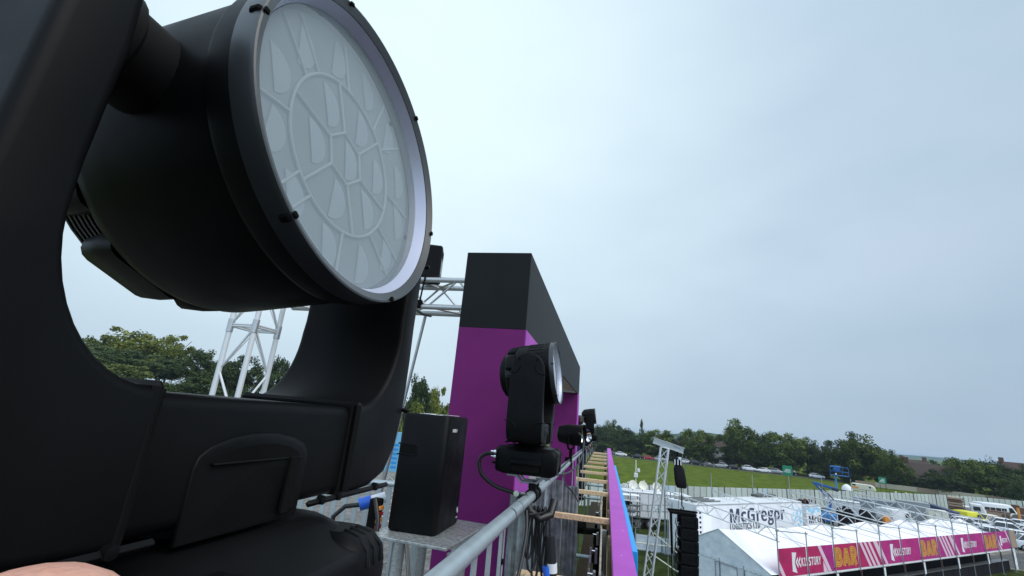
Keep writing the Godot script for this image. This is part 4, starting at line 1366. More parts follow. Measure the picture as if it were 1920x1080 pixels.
# ---------------------------------------------------------------- show ground
func show_ground():
	loudspeaker_mast()
	# hoarding
	var f := thing("site_hoarding", "long grey steel hoarding of upright sheets between the show ground and the lawn", "fence")
	var line := [Vector2(-14, -52), Vector2(2, -62.5), Vector2(11.7, -69.3), Vector2(20, -75.6), Vector2(29.7, -83.4), Vector2(40.6, -91.3), Vector2(49.6, -97.6), Vector2(61, -105.5), Vector2(70, -110.5), Vector2(80, -113), Vector2(96, -113)]
	var acc := 0.0
	var n := 0
	for i in line.size() - 1:
		var p: Vector2 = line[i]
		var q: Vector2 = line[i + 1]
		var L := p.distance_to(q)
		var k := int(round(L / 1.12))
		var d := (q - p) / k
		for j in k:
			var m := p + d * (j + 0.5)
			var turn := -atan2(d.y, d.x)
			rng.seed = 900 + n
			var sm: Material = M.hoarding[rng.randi() % 5]
			if n in [23, 24, 40]: sm = M.hoarding_blue
			var s := obj("sheet", cube(0.01), sm, f)
			s.transform = Transform3D(Basis(Vector3.UP, turn).scaled_local(Vector3(d.length() - 0.05, 2.56 + rng.randf() * 0.05, 0.04)), Vector3(m.x, 1.3, m.y))
			var e := p + d * j
			var o := obj("post", cube(0.01), M.post, f)
			o.transform = Transform3D(Basis(Vector3.UP, turn).scaled_local(Vector3(0.07, 2.6, 0.08)), Vector3(e.x, 1.3, e.y))
			if n % 6 == 3:
				var w := obj("tall_post", cube(0.01), M.post, f)
				w.transform = Transform3D(Basis(Vector3.UP, turn).scaled_local(Vector3(0.09, 2.9, 0.09)), Vector3(e.x, 1.45, e.y) + Vector3(sin(turn), 0, cos(turn)) * 0.06)
			n += 1
	marquee()
	lorries()
	boom_lift()
	# left corner: white outside-broadcast truck with dishes, ladder racks, poles
	var ob := box_trailer("white_truck", "white box truck with three round dishes behind the tilted truss mast", "truck", M.white, Vector3(5.0, 0, -51.6), deg_to_rad(14), 6.6, 3.3, 2.4, "", 2)
	for k in 3:
		var dsh := MB.new()
		dsh.lathe([Vector2(0.10, 0.42), Vector2(0.03, 0.25), Vector2(0, 0.0), Vector2(-0.02, 0.25), Vector2(0.09, 0.43), Vector2(0.10, 0.42)], 20, Transform3D(Basis(Vector3(1, 0, 0), Vector3(0, 0.3, 0.95).normalized(), Vector3(1, 0, 0).cross(Vector3(0, 0.3, 0.95).normalized())), Vector3(-2.4 + 1.0 * k + 0.4 * (k / 2), 3.85, 0.4)))
		obj("dish", dsh, M.cream, ob)
		bar(ob, "dish_post", Vector3(-2.4 + 1.0 * k + 0.4 * (k / 2), 3.3, 0.3), Vector3(-2.4 + 1.0 * k + 0.4 * (k / 2), 3.85, 0.36), 0.04, M.grey_box)
	for k in 5: block(ob, "side_print", Vector3(-2.3 + 0.55 * k, 1.9 + 0.1 * (k % 2), 1.22), Vector3(0.08, 0.7, 0.01), M.grey_box if k != 4 else M.sign_green, 0, 0)
	var bk := thing("parked_bicycle", "pale bicycle lying on top of the ladder racks left of the truss mast", "bicycle", Vector3(2.35, 3.38, -49.0), 0.2)
	for x in [-0.5, 0.5]:
		var wb := MB.new()
		var pts := []
		for i in 17: pts.append(Vector3(x + 0.33 * cos(TAU * i / 16.0), 0.34 + 0.33 * sin(TAU * i / 16.0), 0))
		wb.tube(pts, 0.03, 5, false)
		obj("wheel", wb, M.pale, bk)
	for e in [[-0.5, 0.34, -0.15, 0.85], [-0.15, 0.85, 0.35, 0.85], [0.35, 0.85, 0.5, 0.34], [-0.15, 0.85, 0.0, 0.3], [0.0, 0.3, 0.35, 0.85], [0.35, 0.85, 0.33, 1.0]]:
		bar(bk, "frame_tube", Vector3(e[0], e[1], 0), Vector3(e[2], e[3], 0), 0.03, M.pale, 6)
	var lr := thing("ladder_rack", "dark steel rack with shelves standing left of the white truck", "rack", Vector3(2.3, 0, -48.4), 0.15)
	for x in [-0.9, 0.0, 0.9]:
		for z in [-0.5, 0.5]: bar(lr, "post", Vector3(x, 0, z), Vector3(x, 3.3, z), 0.05, M.post)
	for k in 7:
		block(lr, "shelf", Vector3(0, 0.45 + 0.45 * k, 0), Vector3(1.95, 0.06, 1.1), M.post if k < 5 else M.pale, 0, 0.01)
		if k < 5: block(lr, "stored_box", Vector3(-0.5 + 0.35 * (k % 3), 0.62 + 0.45 * k, 0.1), Vector3(0.7, 0.26, 0.7), [M.grey_box, M.dark, M.pale][k % 3], 0, 0.02)
	for e in [["floodlight_pole", "pale pole with white boxes in front of the lawn, left of the truss mast", Vector3(3.6, 0, -60), 5.7], ["floodlight_pole", "shorter pole with round white head near the white truck", Vector3(4.25, 0, -56), 3.9]]:
		var p := thing(e[0], e[1], "pole", e[2])
		bar(p, "shaft", Vector3.ZERO, Vector3(0, e[3], 0), 0.06, M.cream)
		block(p, "white_box", Vector3(0, e[3] * 0.70, 0.1), Vector3(0.45, 0.5, 0.3), M.white, 0, 0.04)
		block(p, "small_box", Vector3(0.3, e[3] * 0.80, 0.05), Vector3(0.3, 0.4, 0.25), M.white, 0.4, 0.04)
		bar(p, "arm", Vector3(0, e[3] * 0.74, 0), Vector3(0.3, e[3] * 0.84, 0.05), 0.03, M.cream)
	# scaffold frame round the mast foot
	var sf := thing("scaffolding", "bare scaffolding of grey tubes behind the hanging loudspeaker column", "scaffold")
	for p in [Vector3(4.74, 5.0, -41), Vector3(5.15, 4.6, -41), Vector3(2.2, 3.4, -41), Vector3(4.9, 4.2, -38.2), Vector3(2.3, 2.2, -38.2), Vector3(6.3, 3.9, -41)]: bar(sf, "standard", Vector3(p.x, 0, p.z), p, 0.035, M.scaff)
	for e in [[Vector3(2.0, 3.3, -41), Vector3(8.1, 3.95, -41)], [Vector3(2.0, 2.9, -41), Vector3(8.1, 3.35, -41)], [Vector3(2.2, 1.2, -38.2), Vector3(5.0, 1.25, -38.2)], [Vector3(4.8, 3.9, -41), Vector3(4.9, 3.9, -38.2)], [Vector3(3.6, 2.0, -38.2), Vector3(6.4, 0.1, -38.0)], [Vector3(3.2, 1.1, -36), Vector3(6.2, 0.1, -33)]]: bar(sf, "ledger", e[0], e[1], 0.035, M.scaff if e[0].y > 2 else M.cream)
	# white sheeted panels on the grass
	for k in 3:
		var wp := thing("white_barrier_panel", ["white sheeted barrier panel on the grass, nearest the blue panel", "white sheeted barrier panel directly behind the truss mast", "white sheeted barrier panel between mast and loudspeaker column"][k], "barrier", Vector3(3.0 + 1.0 * k, 0, -41.6 + 0.1 * k), 0.08, "white sheeted barrier panels")
		block(wp, "sheet", Vector3(0, 0.6, 0), Vector3(0.96, 1.05, 0.03), M.tent_wall, 0, 0.004)
		for x in [-0.47, 0.47]: bar(wp, "post", Vector3(x, 0, 0.02), Vector3(x, 1.2, 0.02), 0.025, M.galv)
		block(wp, "foot", Vector3(0, 0.04, 0), Vector3(0.7, 0.08, 0.3), M.grey_box, 0, 0.02)
	var rb := thing("rubble_sacks", "heap of pale cable coils and sacks at the foot of the truss mast", "coils", Vector3(3.4, 0, -30.8))
	for k in 7:
		var sk := MB.new()
		sk.lathe([Vector2(0, 0), Vector2(0.02, 0.2), Vector2(0.12, 0.26), Vector2(0.2, 0.2), Vector2(0.22, 0)], 12, Transform3D(Basis(), Vector3(-0.9 + 0.32 * k, 0.0, 0.2 * sin(k * 2.0))))
		obj("coil", sk, M.pale if k % 2 else M.cream, rb)

func loudspeaker_mast():
	var t := thing("truss_mast", "tilted silver truss mast with a cross beam on top holding the loudspeaker column", "mast", Vector3(0.65, 0, -16))
	var top := Vector3(1.20, 8.58, 0)
	truss(t, Vector3(0, 0.06, 0), top, Vector3(0.995, 0, 0.10), 0.235, 0.24, 25, M.alu_matt, 0.034, 0.014)
	block(t, "foot_plate", Vector3(0, 0.03, 0), Vector3(1.2, 0.06, 1.2), M.alu_plate, 0, 0.01)
	var bm := MB.new()
	var bs := Basis(Vector3(0.97, -0.245, 0).normalized(), Vector3(0.245, 0.97, 0).normalized(), Vector3(0, 0, 1))
	bm.box(Vector3(1.32, 8.66, 0), Vector3(0.94, 0.16, 0.05), bs, 0.004)
	bm.box(Vector3(1.32, 8.66, 0) + bs.y * 0.085, Vector3(0.96, 0.02, 0.14), bs, 0.004)
	bm.box(Vector3(1.32, 8.66, 0) - bs.y * 0.085, Vector3(0.96, 0.02, 0.14), bs, 0.004)
	obj("cross_beam", bm, M.alu, t)
	for k in 3: block(t, "beam_bolt", Vector3(1.5 + 0.07 * k, 8.64 - 0.02 * k, 0.032), Vector3(0.025, 0.025, 0.02), M.dark, 0, 0.004)
	bar(t, "back_stay", Vector3(1.25, 8.5, 0.05), Vector3(0.9, 0.05, 3.2), 0.008, M.steel, 6)
	for e in [[Vector3(1.45, 6.2, 0.0), Vector3(1.75, 8.5, 0)], [Vector3(1.55, 6.2, 0.0), Vector3(1.85, 8.4, 0)]]: bar(t, "guy", e[0] - Vector3(0.1, 1.6, 0), e[1], 0.009, M.steel, 6)
	var m := thing("chain_hoist", "chain hoist with black chain bag hanging under the mast's cross beam", "hoist", Vector3(2.24, 0, -16))
	bar(m, "chain_up", Vector3(-0.02, 8.35, 0), Vector3(0.04, 8.66, 0), 0.02, M.dark, 8)
	block(m, "motor", Vector3(0.0, 8.2, 0), Vector3(0.22, 0.2, 0.26), M.dark, 0, 0.03)
	block(m, "motor_cap", Vector3(0.05, 8.3, 0.1), Vector3(0.12, 0.09, 0.1), M.chrome, 0, 0.02)
	for k in 3: block(m, "strap", Vector3(-0.10 + 0.09 * k, 8.19, 0.136), Vector3(0.03, 0.16, 0.01), M.pale, 0, 0)
	var bg := MB.new()
	var rr := []
	for s in [[8.10, 0.10, 0.10], [7.98, 0.15, 0.13], [7.7, 0.165, 0.14], [7.5, 0.16, 0.14], [7.44, 0.13, 0.11]]:
		var ring := []
		for p in rrect(s[1], s[2], 0.06, 3): ring.append(Vector3(p.x + 0.02 + (8.1 - s[0]) * 0.12, s[0], -p.y))
		rr.append(ring)
	bg.loft(rr)
	obj("chain_bag", bg, M.drape, m)
	bar(m, "chain", Vector3(0.09, 7.46, 0), Vector3(0.10, 6.98, 0), 0.016, M.dark, 8)
	var hk := MB.new()
	hk.tube([Vector3(0.10, 7.0, 0), Vector3(0.10, 6.93, 0), Vector3(0.15, 6.88, 0), Vector3(0.14, 6.82, 0), Vector3(0.09, 6.80, 0), Vector3(0.06, 6.84, 0)], 0.018, 6)
	obj("hook", hk, M.dark, m)
	# the loudspeaker column
	var a := thing("loudspeaker_column", "hanging curved column of black loudspeaker cabinets right of the truss mast", "loudspeaker array", Vector3(2.44, 0, -16))
	block(a, "flying_frame", Vector3(-0.10, 6.74, 0), Vector3(0.78, 0.07, 0.5), M.dark, 0, 0.015)
	block(a, "flying_bar", Vector3(-0.1, 6.79, 0), Vector3(0.9, 0.05, 0.12), M.dark, 0, 0.01)
	var at := Vector3(0.05, 6.69, 0)
	var ang := 0.0
	for k in 14:
		ang += deg_to_rad(0.15 + 0.16 * k)
		var bs2 := Basis(Vector3(0, 0, 1), -ang)
		var c := at + bs2 * Vector3(0, -0.165, 0)
		var cb := MB.new()
		cb.prism(PackedVector2Array([Vector2(-0.23, -0.13), Vector2(0.24, -0.158), Vector2(0.27, -0.14), Vector2(0.27, 0.14), Vector2(0.24, 0.158), Vector2(-0.23, 0.13)]), Transform3D(bs2, c) * Transform3D(Basis(), Vector3(0, 0, -0.3)), 0.6, 0.012)
		var cab := obj("cabinet", cb, M.black_rough, a)
		var hb := MB.new()
		hb.box(c + bs2 * Vector3(0.03, 0, 0.302), Vector3(0.11, 0.05, 0.006), bs2, 0.002)
		hb.box(c + bs2 * Vector3(0.18, 0, 0.304), Vector3(0.05, 0.2, 0.008), bs2, 0.002)
		obj("handle", hb, M.dark, cab)
		if k < 12:
			var q := MB.new()
			q.tube([c + bs2 * Vector3(-0.23, 0.03, 0.1), c + bs2 * Vector3(-0.34, 0.06, 0.12), c + bs2 * Vector3(-0.37, -0.08, 0.14), c + bs2 * Vector3(-0.30, -0.18, 0.12), c + bs2 * Vector3(-0.24, -0.2, 0.1)], 0.012, 6)
			obj("link_cable", q, M.cable, a)
			block(a, "rear_rigging", c + bs2 * Vector3(-0.255, 0, 0), Vector3(0.05, 0.26, 0.3), M.dark, 0, 0.01)
			if k % 2 == 0: block(a, "white_connector", c + bs2 * Vector3(-0.29, -0.06, 0.16), Vector3(0.04, 0.04, 0.04), M.pale, 0, 0.01)
		at += bs2 * Vector3(0, -0.33, 0)
	bar(a, "rear_bar", Vector3(-0.44, 6.72, 0.1), Vector3(-0.42, 5.6, 0.1), 0.035, M.dark)
	bar(a, "rear_wire", Vector3(-0.43, 5.6, 0.1), Vector3(-0.42, 2.1, 0.1), 0.014, M.dark)

func clip_poly(t: Node3D, n: String, pts: Array, rect: Rect2, m: Material, z: float, depth := 0.006):
	var clip := PackedVector2Array([rect.position, rect.position + Vector2(rect.size.x, 0), rect.end, rect.position + Vector2(0, rect.size.y)])
	for p in Geometry2D.intersect_polygons(PackedVector2Array(pts), clip):
		var b := MB.new()
		b.prism(p, Transform3D(Basis(), Vector3(0, 0, z)), depth)
		obj(n, b, m, t)

func strip(b: MB, pts: Array, off: float, w: float):          # a flat ribbon along a path, shifted sideways
	var L := []
	var Rr := []
	for i in pts.size():
		var d: Vector2 = (pts[mini(i + 1, pts.size() - 1)] - pts[maxi(i - 1, 0)]).normalized()
		var n := Vector2(-d.y, d.x)
		L.append(pts[i] + n * (off + w / 2)); Rr.append(pts[i] + n * (off - w / 2))
	b.flat()
	for i in pts.size() - 1:
		for e in [[0.0, 1.0], [0.008, 1.0]]: pass
		b.quad(Vector3(Rr[i].x, Rr[i].y, 0.008), Vector3(Rr[i + 1].x, Rr[i + 1].y, 0.008), Vector3(L[i + 1].x, L[i + 1].y, 0.008), Vector3(L[i].x, L[i].y, 0.008))
		b.quad(Vector3(L[i].x, L[i].y, 0), Vector3(L[i].x, L[i].y, 0.008), Vector3(L[i + 1].x, L[i + 1].y, 0.008), Vector3(L[i + 1].x, L[i + 1].y, 0))
		b.quad(Vector3(Rr[i + 1].x, Rr[i + 1].y, 0), Vector3(Rr[i + 1].x, Rr[i + 1].y, 0.008), Vector3(Rr[i].x, Rr[i].y, 0.008), Vector3(Rr[i].x, Rr[i].y, 0))

func arc(c: Vector2, rx: float, ry: float, a0: float, a1: float, n := 10) -> Array:
	var out := []
	for i in n + 1:
		var a := lerpf(a0, a1, float(i) / n)
		out.append(c + Vector2(cos(a) * rx, sin(a) * ry))
	return out

func bar_letters(t: Node3D, x0: float, y0: float, w: float, h: float, z: float):    # BAR in triple-line letters
	var lw := w / 3.0
	for k in 3:
		var b := MB.new()
		var o := Vector2(x0 + lw * k + lw * 0.12, y0)
		var ww := lw * 0.76
		var s := lw * 0.105
		for j in [-1, 0, 1]:
			var off: float = j * s * 1.25
			var paths := []
			if k == 0:
				paths.append([o + Vector2(ww * 0.14, 0.03), o + Vector2(ww * 0.14, h - 0.03)])
				paths.append([o + Vector2(ww * 0.14, h * 0.86)] + arc(o + Vector2(ww * 0.45, h * 0.68), ww * 0.36, h * 0.18, PI / 2, -PI / 2) + [o + Vector2(ww * 0.14, h * 0.5)])
				paths.append([o + Vector2(ww * 0.14, h * 0.5)] + arc(o + Vector2(ww * 0.48, h * 0.32), ww * 0.40, h * 0.18, PI / 2, -PI / 2) + [o + Vector2(ww * 0.14, h * 0.14)])
			elif k == 1:
				paths.append([o + Vector2(0.02, 0.03), o + Vector2(ww * 0.46, h - 0.1)])
				paths.append([o + Vector2(ww * 0.54, h - 0.1), o + Vector2(ww - 0.02, 0.03)])
				paths.append([o + Vector2(ww * 0.28, h * 0.3), o + Vector2(ww * 0.72, h * 0.3)])
			else:
				paths.append([o + Vector2(ww * 0.14, 0.03), o + Vector2(ww * 0.14, h - 0.03)])
				paths.append([o + Vector2(ww * 0.14, h * 0.86)] + arc(o + Vector2(ww * 0.47, h * 0.66), ww * 0.38, h * 0.20, PI / 2, -PI / 2) + [o + Vector2(ww * 0.14, h * 0.46)])
				paths.append([o + Vector2(ww * 0.45, h * 0.46), o + Vector2(ww * 0.86, 0.03)])
			for p in paths: strip(b, p, off, s * 0.62)
		var l := obj("letter", b, M.yellow, t)
		l.position.z = z

func kiss_mark(t: Node3D, x: float, y: float, s: float, z: float, wide: float):
	# a tall cut bar with a notched right side, two chevrons, then the word
	clip_poly(t, "logo_bar", [Vector2(x, y - s * 0.62), Vector2(x + s * 0.62, y - s * 0.72), Vector2(x + s * 0.36, y), Vector2(x + s * 0.62, y + s * 0.72), Vector2(x, y + s * 0.72)], Rect2(x - 1, y - 2, 4, 4), M.pale, z)
	for k in 2:
		var cx := x + s * (0.46 + 0.30 * k)
		clip_poly(t, "logo_chevron", [Vector2(cx, y), Vector2(cx + s * 0.34, y + s * 0.42), Vector2(cx + s * 0.34, y + s * 0.18), Vector2(cx + s * 0.18, y), Vector2(cx + s * 0.34, y - s * 0.18), Vector2(cx + s * 0.34, y - s * 0.42)], Rect2(x - 1, y - 2, 6, 4), M.pale, z)
	var tx := text(t, "lettering", "KISSTORY", s * 0.62, M.pale, Transform3D(Basis(), Vector3(x + s * 1.14 + wide / 2, y, z + 0.002)), 0.004, 700, 1.0)
	var bw: float = tx.mesh.get_aabb().size.x
	tx.scale.x = wide / bw

func marquee():
	var th := deg_to_rad(40.25)
	var W := Transform3D(Basis(Vector3.UP, th), Vector3(9.62, 0, -31.24))
	var P := 2.85
	var ridge_y := func(x: float) -> float: return 3.62 + 0.10 * sin(x * 0.9) * (1.0 if x > 5 else 0.3)
	# roof
	var t := thing("bar_marquee", "long white frame marquee with pale gable end behind the pink bar banners", "marquee", W.origin, th)
	for k in 6:
		for sd in 2:
			var b := MB.new()
			b.smooth()
			var rows := []
			for j in 6:
				var row := []
				for i in 7:
					var u := i / 6.0
					var v := j / 5.0
					var x := -0.6 + 5.86 * (k + u)
					var z0 := 0.0 if sd == 0 else -6.6
					var sag := -0.17 * sin(PI * u) * (0.4 + 0.6 * v) - 0.05 * sin(PI * v)
					row.append(Vector3(x, lerpf(2.02, ridge_y.call(x), v) + sag, lerpf(z0, -3.3, v)))
				rows.append(row)
			for j in 5:
				for i in 6:
					if sd == 0: b.quad(rows[j][i], rows[j][i + 1], rows[j + 1][i + 1], rows[j + 1][i])
					else: b.quad(rows[j][i + 1], rows[j][i], rows[j + 1][i], rows[j + 1][i + 1])
			obj("roof_panel", b, M.tent, t)
	for k in 7:
		for e in [0.0, -6.6]:
			var x := -0.6 + 5.86 * k
			bar(t, "roof_seam", Vector3(x, 2.03, e), Vector3(x, ridge_y.call(x) + 0.01, -3.3), 0.025, M.pale, 6)
	# gable: triangle, wall sheets and a scalloped valance
	var gb := MB.new()
	gb.prism(PackedVector2Array([Vector2(0.0, 2.02), Vector2(3.3, 3.60), Vector2(6.6, 2.02)]), Transform3D(Basis(Vector3(0, 0, -1), Vector3(0, 1, 0), Vector3(1, 0, 0)), Vector3(-0.58, 0, 0)), 0.02)
	obj("gable", gb, M.tent_wall, t)
	var vp := PackedVector2Array([Vector2(0, 2.02)])
	for k in 22:
		for i in 5: vp.append(Vector2(0.3 * k + 0.3 * i / 5.0, 1.86 - 0.07 * sin(PI * i / 5.0)))
	vp.append(Vector2(6.6, 1.86)); vp.append(Vector2(6.6, 2.02))
	var vb := MB.new()
	vb.prism(vp, Transform3D(Basis(Vector3(0, 0, -1), Vector3(0, 1, 0), Vector3(1, 0, 0)), Vector3(-0.61, 0, 0)), 0.02)
	obj("valance", vb, M.tent_wall, t)
	for k in 4:
		block(t, "gable_wall_sheet", Vector3(-0.555, 0.96, -0.83 - 1.65 * k), Vector3(0.02, 1.9, 1.63), M.tent_wall, 0, 0.004)
		bar(t, "gable_post", Vector3(-0.6, 0, -0.02 - 1.65 * k), Vector3(-0.6, 2.0, -0.02 - 1.65 * k), 0.03, M.scaff)
	for e in [[-3.6, 0.0], [-2.1, 0.0]]: bar(t, "door_frame", Vector3(-0.64, 0, e[0]), Vector3(-0.64, 1.75, e[0]), 0.022, M.scaff)
	bar(t, "door_frame", Vector3(-0.64, 1.75, -3.6), Vector3(-0.64, 1.75, -2.1), 0.022, M.scaff)
	for k in 12:
		block(t, "back_wall", Vector3(P * (k + 0.5) - 0.1, 1.0, -6.55), Vector3(P - 0.02, 2.0, 0.02), M.tent_wall, 0, 0.004)
		block(t, "black_drape", Vector3(P * (k + 0.5), 0.98, -1.5), Vector3(P - 0.01, 1.9, 0.03), M.drape, 0, 0.004)
		block(t, "bar_front", Vector3(P * (k + 0.5), 0.42, -0.30), Vector3(P - 0.03, 0.84, 0.04), M.drape, 0, 0.006)
		block(t, "bar_counter", Vector3(P * (k + 0.5), 0.87, -0.45), Vector3(P - 0.01, 0.05, 0.5), M.car_grey, 0, 0.006)
		var sv := PackedVector2Array([Vector2(0, 2.0)])
		for j in 18:
			for i in 4: sv.append(Vector2(P / 18 * (j + i / 4.0), 1.84 - 0.06 * sin(PI * i / 4.0)))
		sv.append(Vector2(P, 1.84)); sv.append(Vector2(P, 2.0))
		var sb := MB.new()
		sb.prism(sv, Transform3D(Basis(), Vector3(P * k, -0.07, 0.0)), 0.012)
		obj("front_valance", sb, M.tent, t)
	# banners: each its own sheet between two uprights
	var names := ["first", "second", "third", "fourth", "fifth", "sixth", "seventh", "eighth", "ninth", "tenth", "eleventh", "twelfth"]
	var kinds := ["K1", "K2", "BAR", "STR", "K1", "K2", "BAR", "STR", "K1", "K2", "BAR", "KE"]
	for k in 12:
		var kd: String = kinds[k]
		var lab: String = {"K1": "pink banner with the left half of the white logo, ", "K2": "pink banner with the end of the white lettering, ", "BAR": "pink banner with yellow BAR letters, ", "STR": "magenta banner with pale slanted stripes, ", "KE": "magenta banner with small logo and stripes, "}[kd] + names[k] + " from the left"
		var bt := thing("bar_banner", lab, "banner", W * Vector3(P * k, 0, 0.02), th, "pink banners along the bar")
		var r := Rect2(0.035, 1.86, P - 0.07, 1.44)
		var m: Material = M.pink if k < 4 else (M.pink_b if k < 6 else M.magenta)
		var bb := MB.new()
		bb.prism(PackedVector2Array([r.position, Vector2(r.end.x, r.position.y), r.end, Vector2(r.position.x, r.end.y)]), Transform3D(), 0.012)
		obj("sheet", bb, m, bt)
		var Z := 0.014
		var y0 := 1.86
		var slant := func(xt: float, w: float): return [Vector2(xt, y0 + 1.5), Vector2(xt + w, y0 + 1.5), Vector2(xt + w + 1.05, y0 - 0.06), Vector2(xt + 1.05, y0 - 0.06)]
		if kd == "K1":
			clip_poly(bt, "stripe", slant.call(-0.62 if k == 0 else -0.45, 0.30), r, M.stripe, Z)
		elif kd == "K2" and k == 1:
			clip_poly(bt, "stripe", slant.call(1.15, 0.34), r, M.stripe, Z)
			clip_poly(bt, "tint_strip", slant.call(1.52, 1.5), r, M.magenta, Z)
			clip_poly(bt, "stripe", [Vector2(1.62, y0), Vector2(2.1, y0), Vector2(1.66, y0 + 0.62)], r, M.stripe, Z + 0.001)
		elif kd == "STR":
			for e in [0.25, 0.78, 1.31]: clip_poly(bt, "stripe", slant.call(e, 0.30), r, M.stripe, Z)
			clip_poly(bt, "stripe", slant.call(1.98, 0.5), r, M.stripe, Z)
		elif kd == "KE":
			for e in [-0.9, -0.42]: clip_poly(bt, "stripe", slant.call(e, 0.26), r, M.stripe, Z)
			clip_poly(bt, "stripe", slant.call(2.05, 0.26), r, M.stripe, Z)
			kiss_mark(bt, 0.72, y0 + 0.70, 0.55, Z, 1.0)
		elif kd == "BAR":
			bar_letters(bt, 0.12, y0 + 0.16, P - 0.24, 1.12, Z)
		# the logo runs over the pair: the bar on the first, the word on the second
		if kd == "K1":
			kiss_mark_split(bt, 1.35, y0 + 0.66, 0.66, Z, true, P)
		if kd == "K2":
			kiss_mark_split(bt, 1.35 - P, y0 + 0.66, 0.66, Z, false, P)
	# far dark end of the bar
	var de := thing("dark_end_screen", "dark mesh screen closing the far end of the bar banners", "screen", W * Vector3(P * 12 + 0.05, 0, 0.02), th)
	block(de, "mesh", Vector3(0.75, 2.6, 0), Vector3(1.45, 1.4, 0.02), M.tan, 0, 0.003)
	for x in [0.02, 1.48]: bar(de, "post", Vector3(x, 0, 0), Vector3(x, 3.35, 0), 0.03, M.scaff)
	block(de, "white_flap", Vector3(0.5, 1.0, 0), Vector3(0.5, 1.7, 0.02), M.tent_wall, 0, 0.003)
	# uprights with white tags
	for k in 13:
		var tall := k % 2 == 0
		var u := thing("scaffold_upright", ("tall" if tall else "short") + " grey scaffold upright between the bar banners, " + (names + ["thirteenth"])[k] + " from the left", "scaffold pole", W * Vector3(P * k, 0, 0.09), th, "scaffold uprights along the bar")
		bar(u, "tube", Vector3.ZERO, Vector3(0, 5.05 if tall else 4.12, 0), 0.03, M.scaff, 10)
		block(u, "base_plate", Vector3(0, 0.02, 0), Vector3(0.2, 0.04, 0.2), M.steel, 0, 0.005)
		block(u, "coupler", Vector3(0, 4.02 if not tall else 4.26, 0), Vector3(0.09, 0.09, 0.09), M.steel, 0, 0.015)
		if k % 2 == 0 and k > 0: block(u, "white_tag", Vector3(0.06, 1.35, 0.05), Vector3(0.22, 0.75, 0.01), M.pale, 0, 0.002)
		elif k > 0: block(u, "printed_wrap", Vector3(0.02, 1.45, 0.03), Vector3(0.12, 0.6, 0.05), M.brick_red, 0, 0.01)
		if tall and k < 12: bar(u, "ledger", Vector3(-0.1, 4.26, 0.05), Vector3(P + 0.1, 4.02, 0.05), 0.026, M.scaff, 8)
		if k > 0: bar(u, "back_tie", Vector3(0, 3.4, -0.02), Vector3(-0.8, 3.75, -2.9), 0.012, M.scaff, 6)
	# lattice beams running back over the roof
	for k in 6:
		var lb := thing("lattice_beam", "lattice beam over the white roof, " + names[k] + " from the left", "lattice beam", W * Vector3(P * 2 * k, 0, 0.13), th, "lattice beams over the marquee")
		var dir := Vector3(0.253, 0, -0.967)
		var n := 15
		var L := 11.5
		var rise := 0.35
		var A := func(s: float, y: float) -> Vector3: return dir * (L * s) + Vector3(0, y + rise * s, 0)
		bar(lb, "top_chord", A.call(-0.01, 4.33), A.call(1, 4.33), 0.038, M.lattice)
		bar(lb, "bottom_chord", A.call(-0.01, 3.72), A.call(1, 3.72), 0.038, M.lattice)
		for j in n + 1:
			if j % 4 == 0: bar(lb, "upright", A.call(float(j) / n, 3.72), A.call(float(j) / n, 4.33), 0.03, M.lattice, 6)
			if j < n:
				var up := j % 2 == 0
				bar(lb, "diagonal", A.call(float(j) / n, 3.72 if up else 4.33), A.call(float(j + 1) / n, 4.33 if up else 3.72), 0.028, M.lattice, 6)
		bar(lb, "back_post", A.call(1, -0.35) * Vector3(1, 0, 1), A.call(1, 5.7), 0.032, M.scaff)

func kiss_mark_split(t: Node3D, x: float, y: float, s: float, z: float, left: bool, P: float):
	if left:
		clip_poly(t, "logo_bar", [Vector2(x, y - s * 0.66), Vector2(x + s * 0.66, y - s * 0.82), Vector2(x + s * 0.38, y), Vector2(x + s * 0.72, y + s * 0.78), Vector2(x + s * 0.06, y + s * 0.82)], Rect2(0, 0, P - 0.04, 9), M.pale, z)
	for k in 2:
		var cx := x + s * (0.50 + 0.36 * k)
		clip_poly(t, "logo_chevron", [Vector2(cx, y), Vector2(cx + s * 0.40, y + s * 0.46), Vector2(cx + s * 0.40, y + s * 0.2), Vector2(cx + s * 0.2, y), Vector2(cx + s * 0.40, y - s * 0.2), Vector2(cx + s * 0.40, y - s * 0.46)], Rect2(0.04, 0, P - 0.08, 9), M.pale, z)
	var w := 2.05
	var cut := P - 0.04
	# the word crosses the joint: letters before it belong to the left sheet
	var xs := x + s * 1.32
	var letters := "KISSTORY"
	for i in 8:
		var lx := xs + w * (i + 0.5) / 8.0
		if (lx < P) != left and left: continue
		if not left and lx < 0.0: continue
		var o := text(t, "letter", letters[i], s * 0.66, M.pale, Transform3D(Basis(), Vector3(lx, y - s * 0.02, z + 0.004)), 0.004, 700, 1.0)
		var bw: float = o.mesh.get_aabb().size.x
		o.scale.x = (w / 8.0 * (0.5 if letters[i] == "I" else 0.86)) / bw

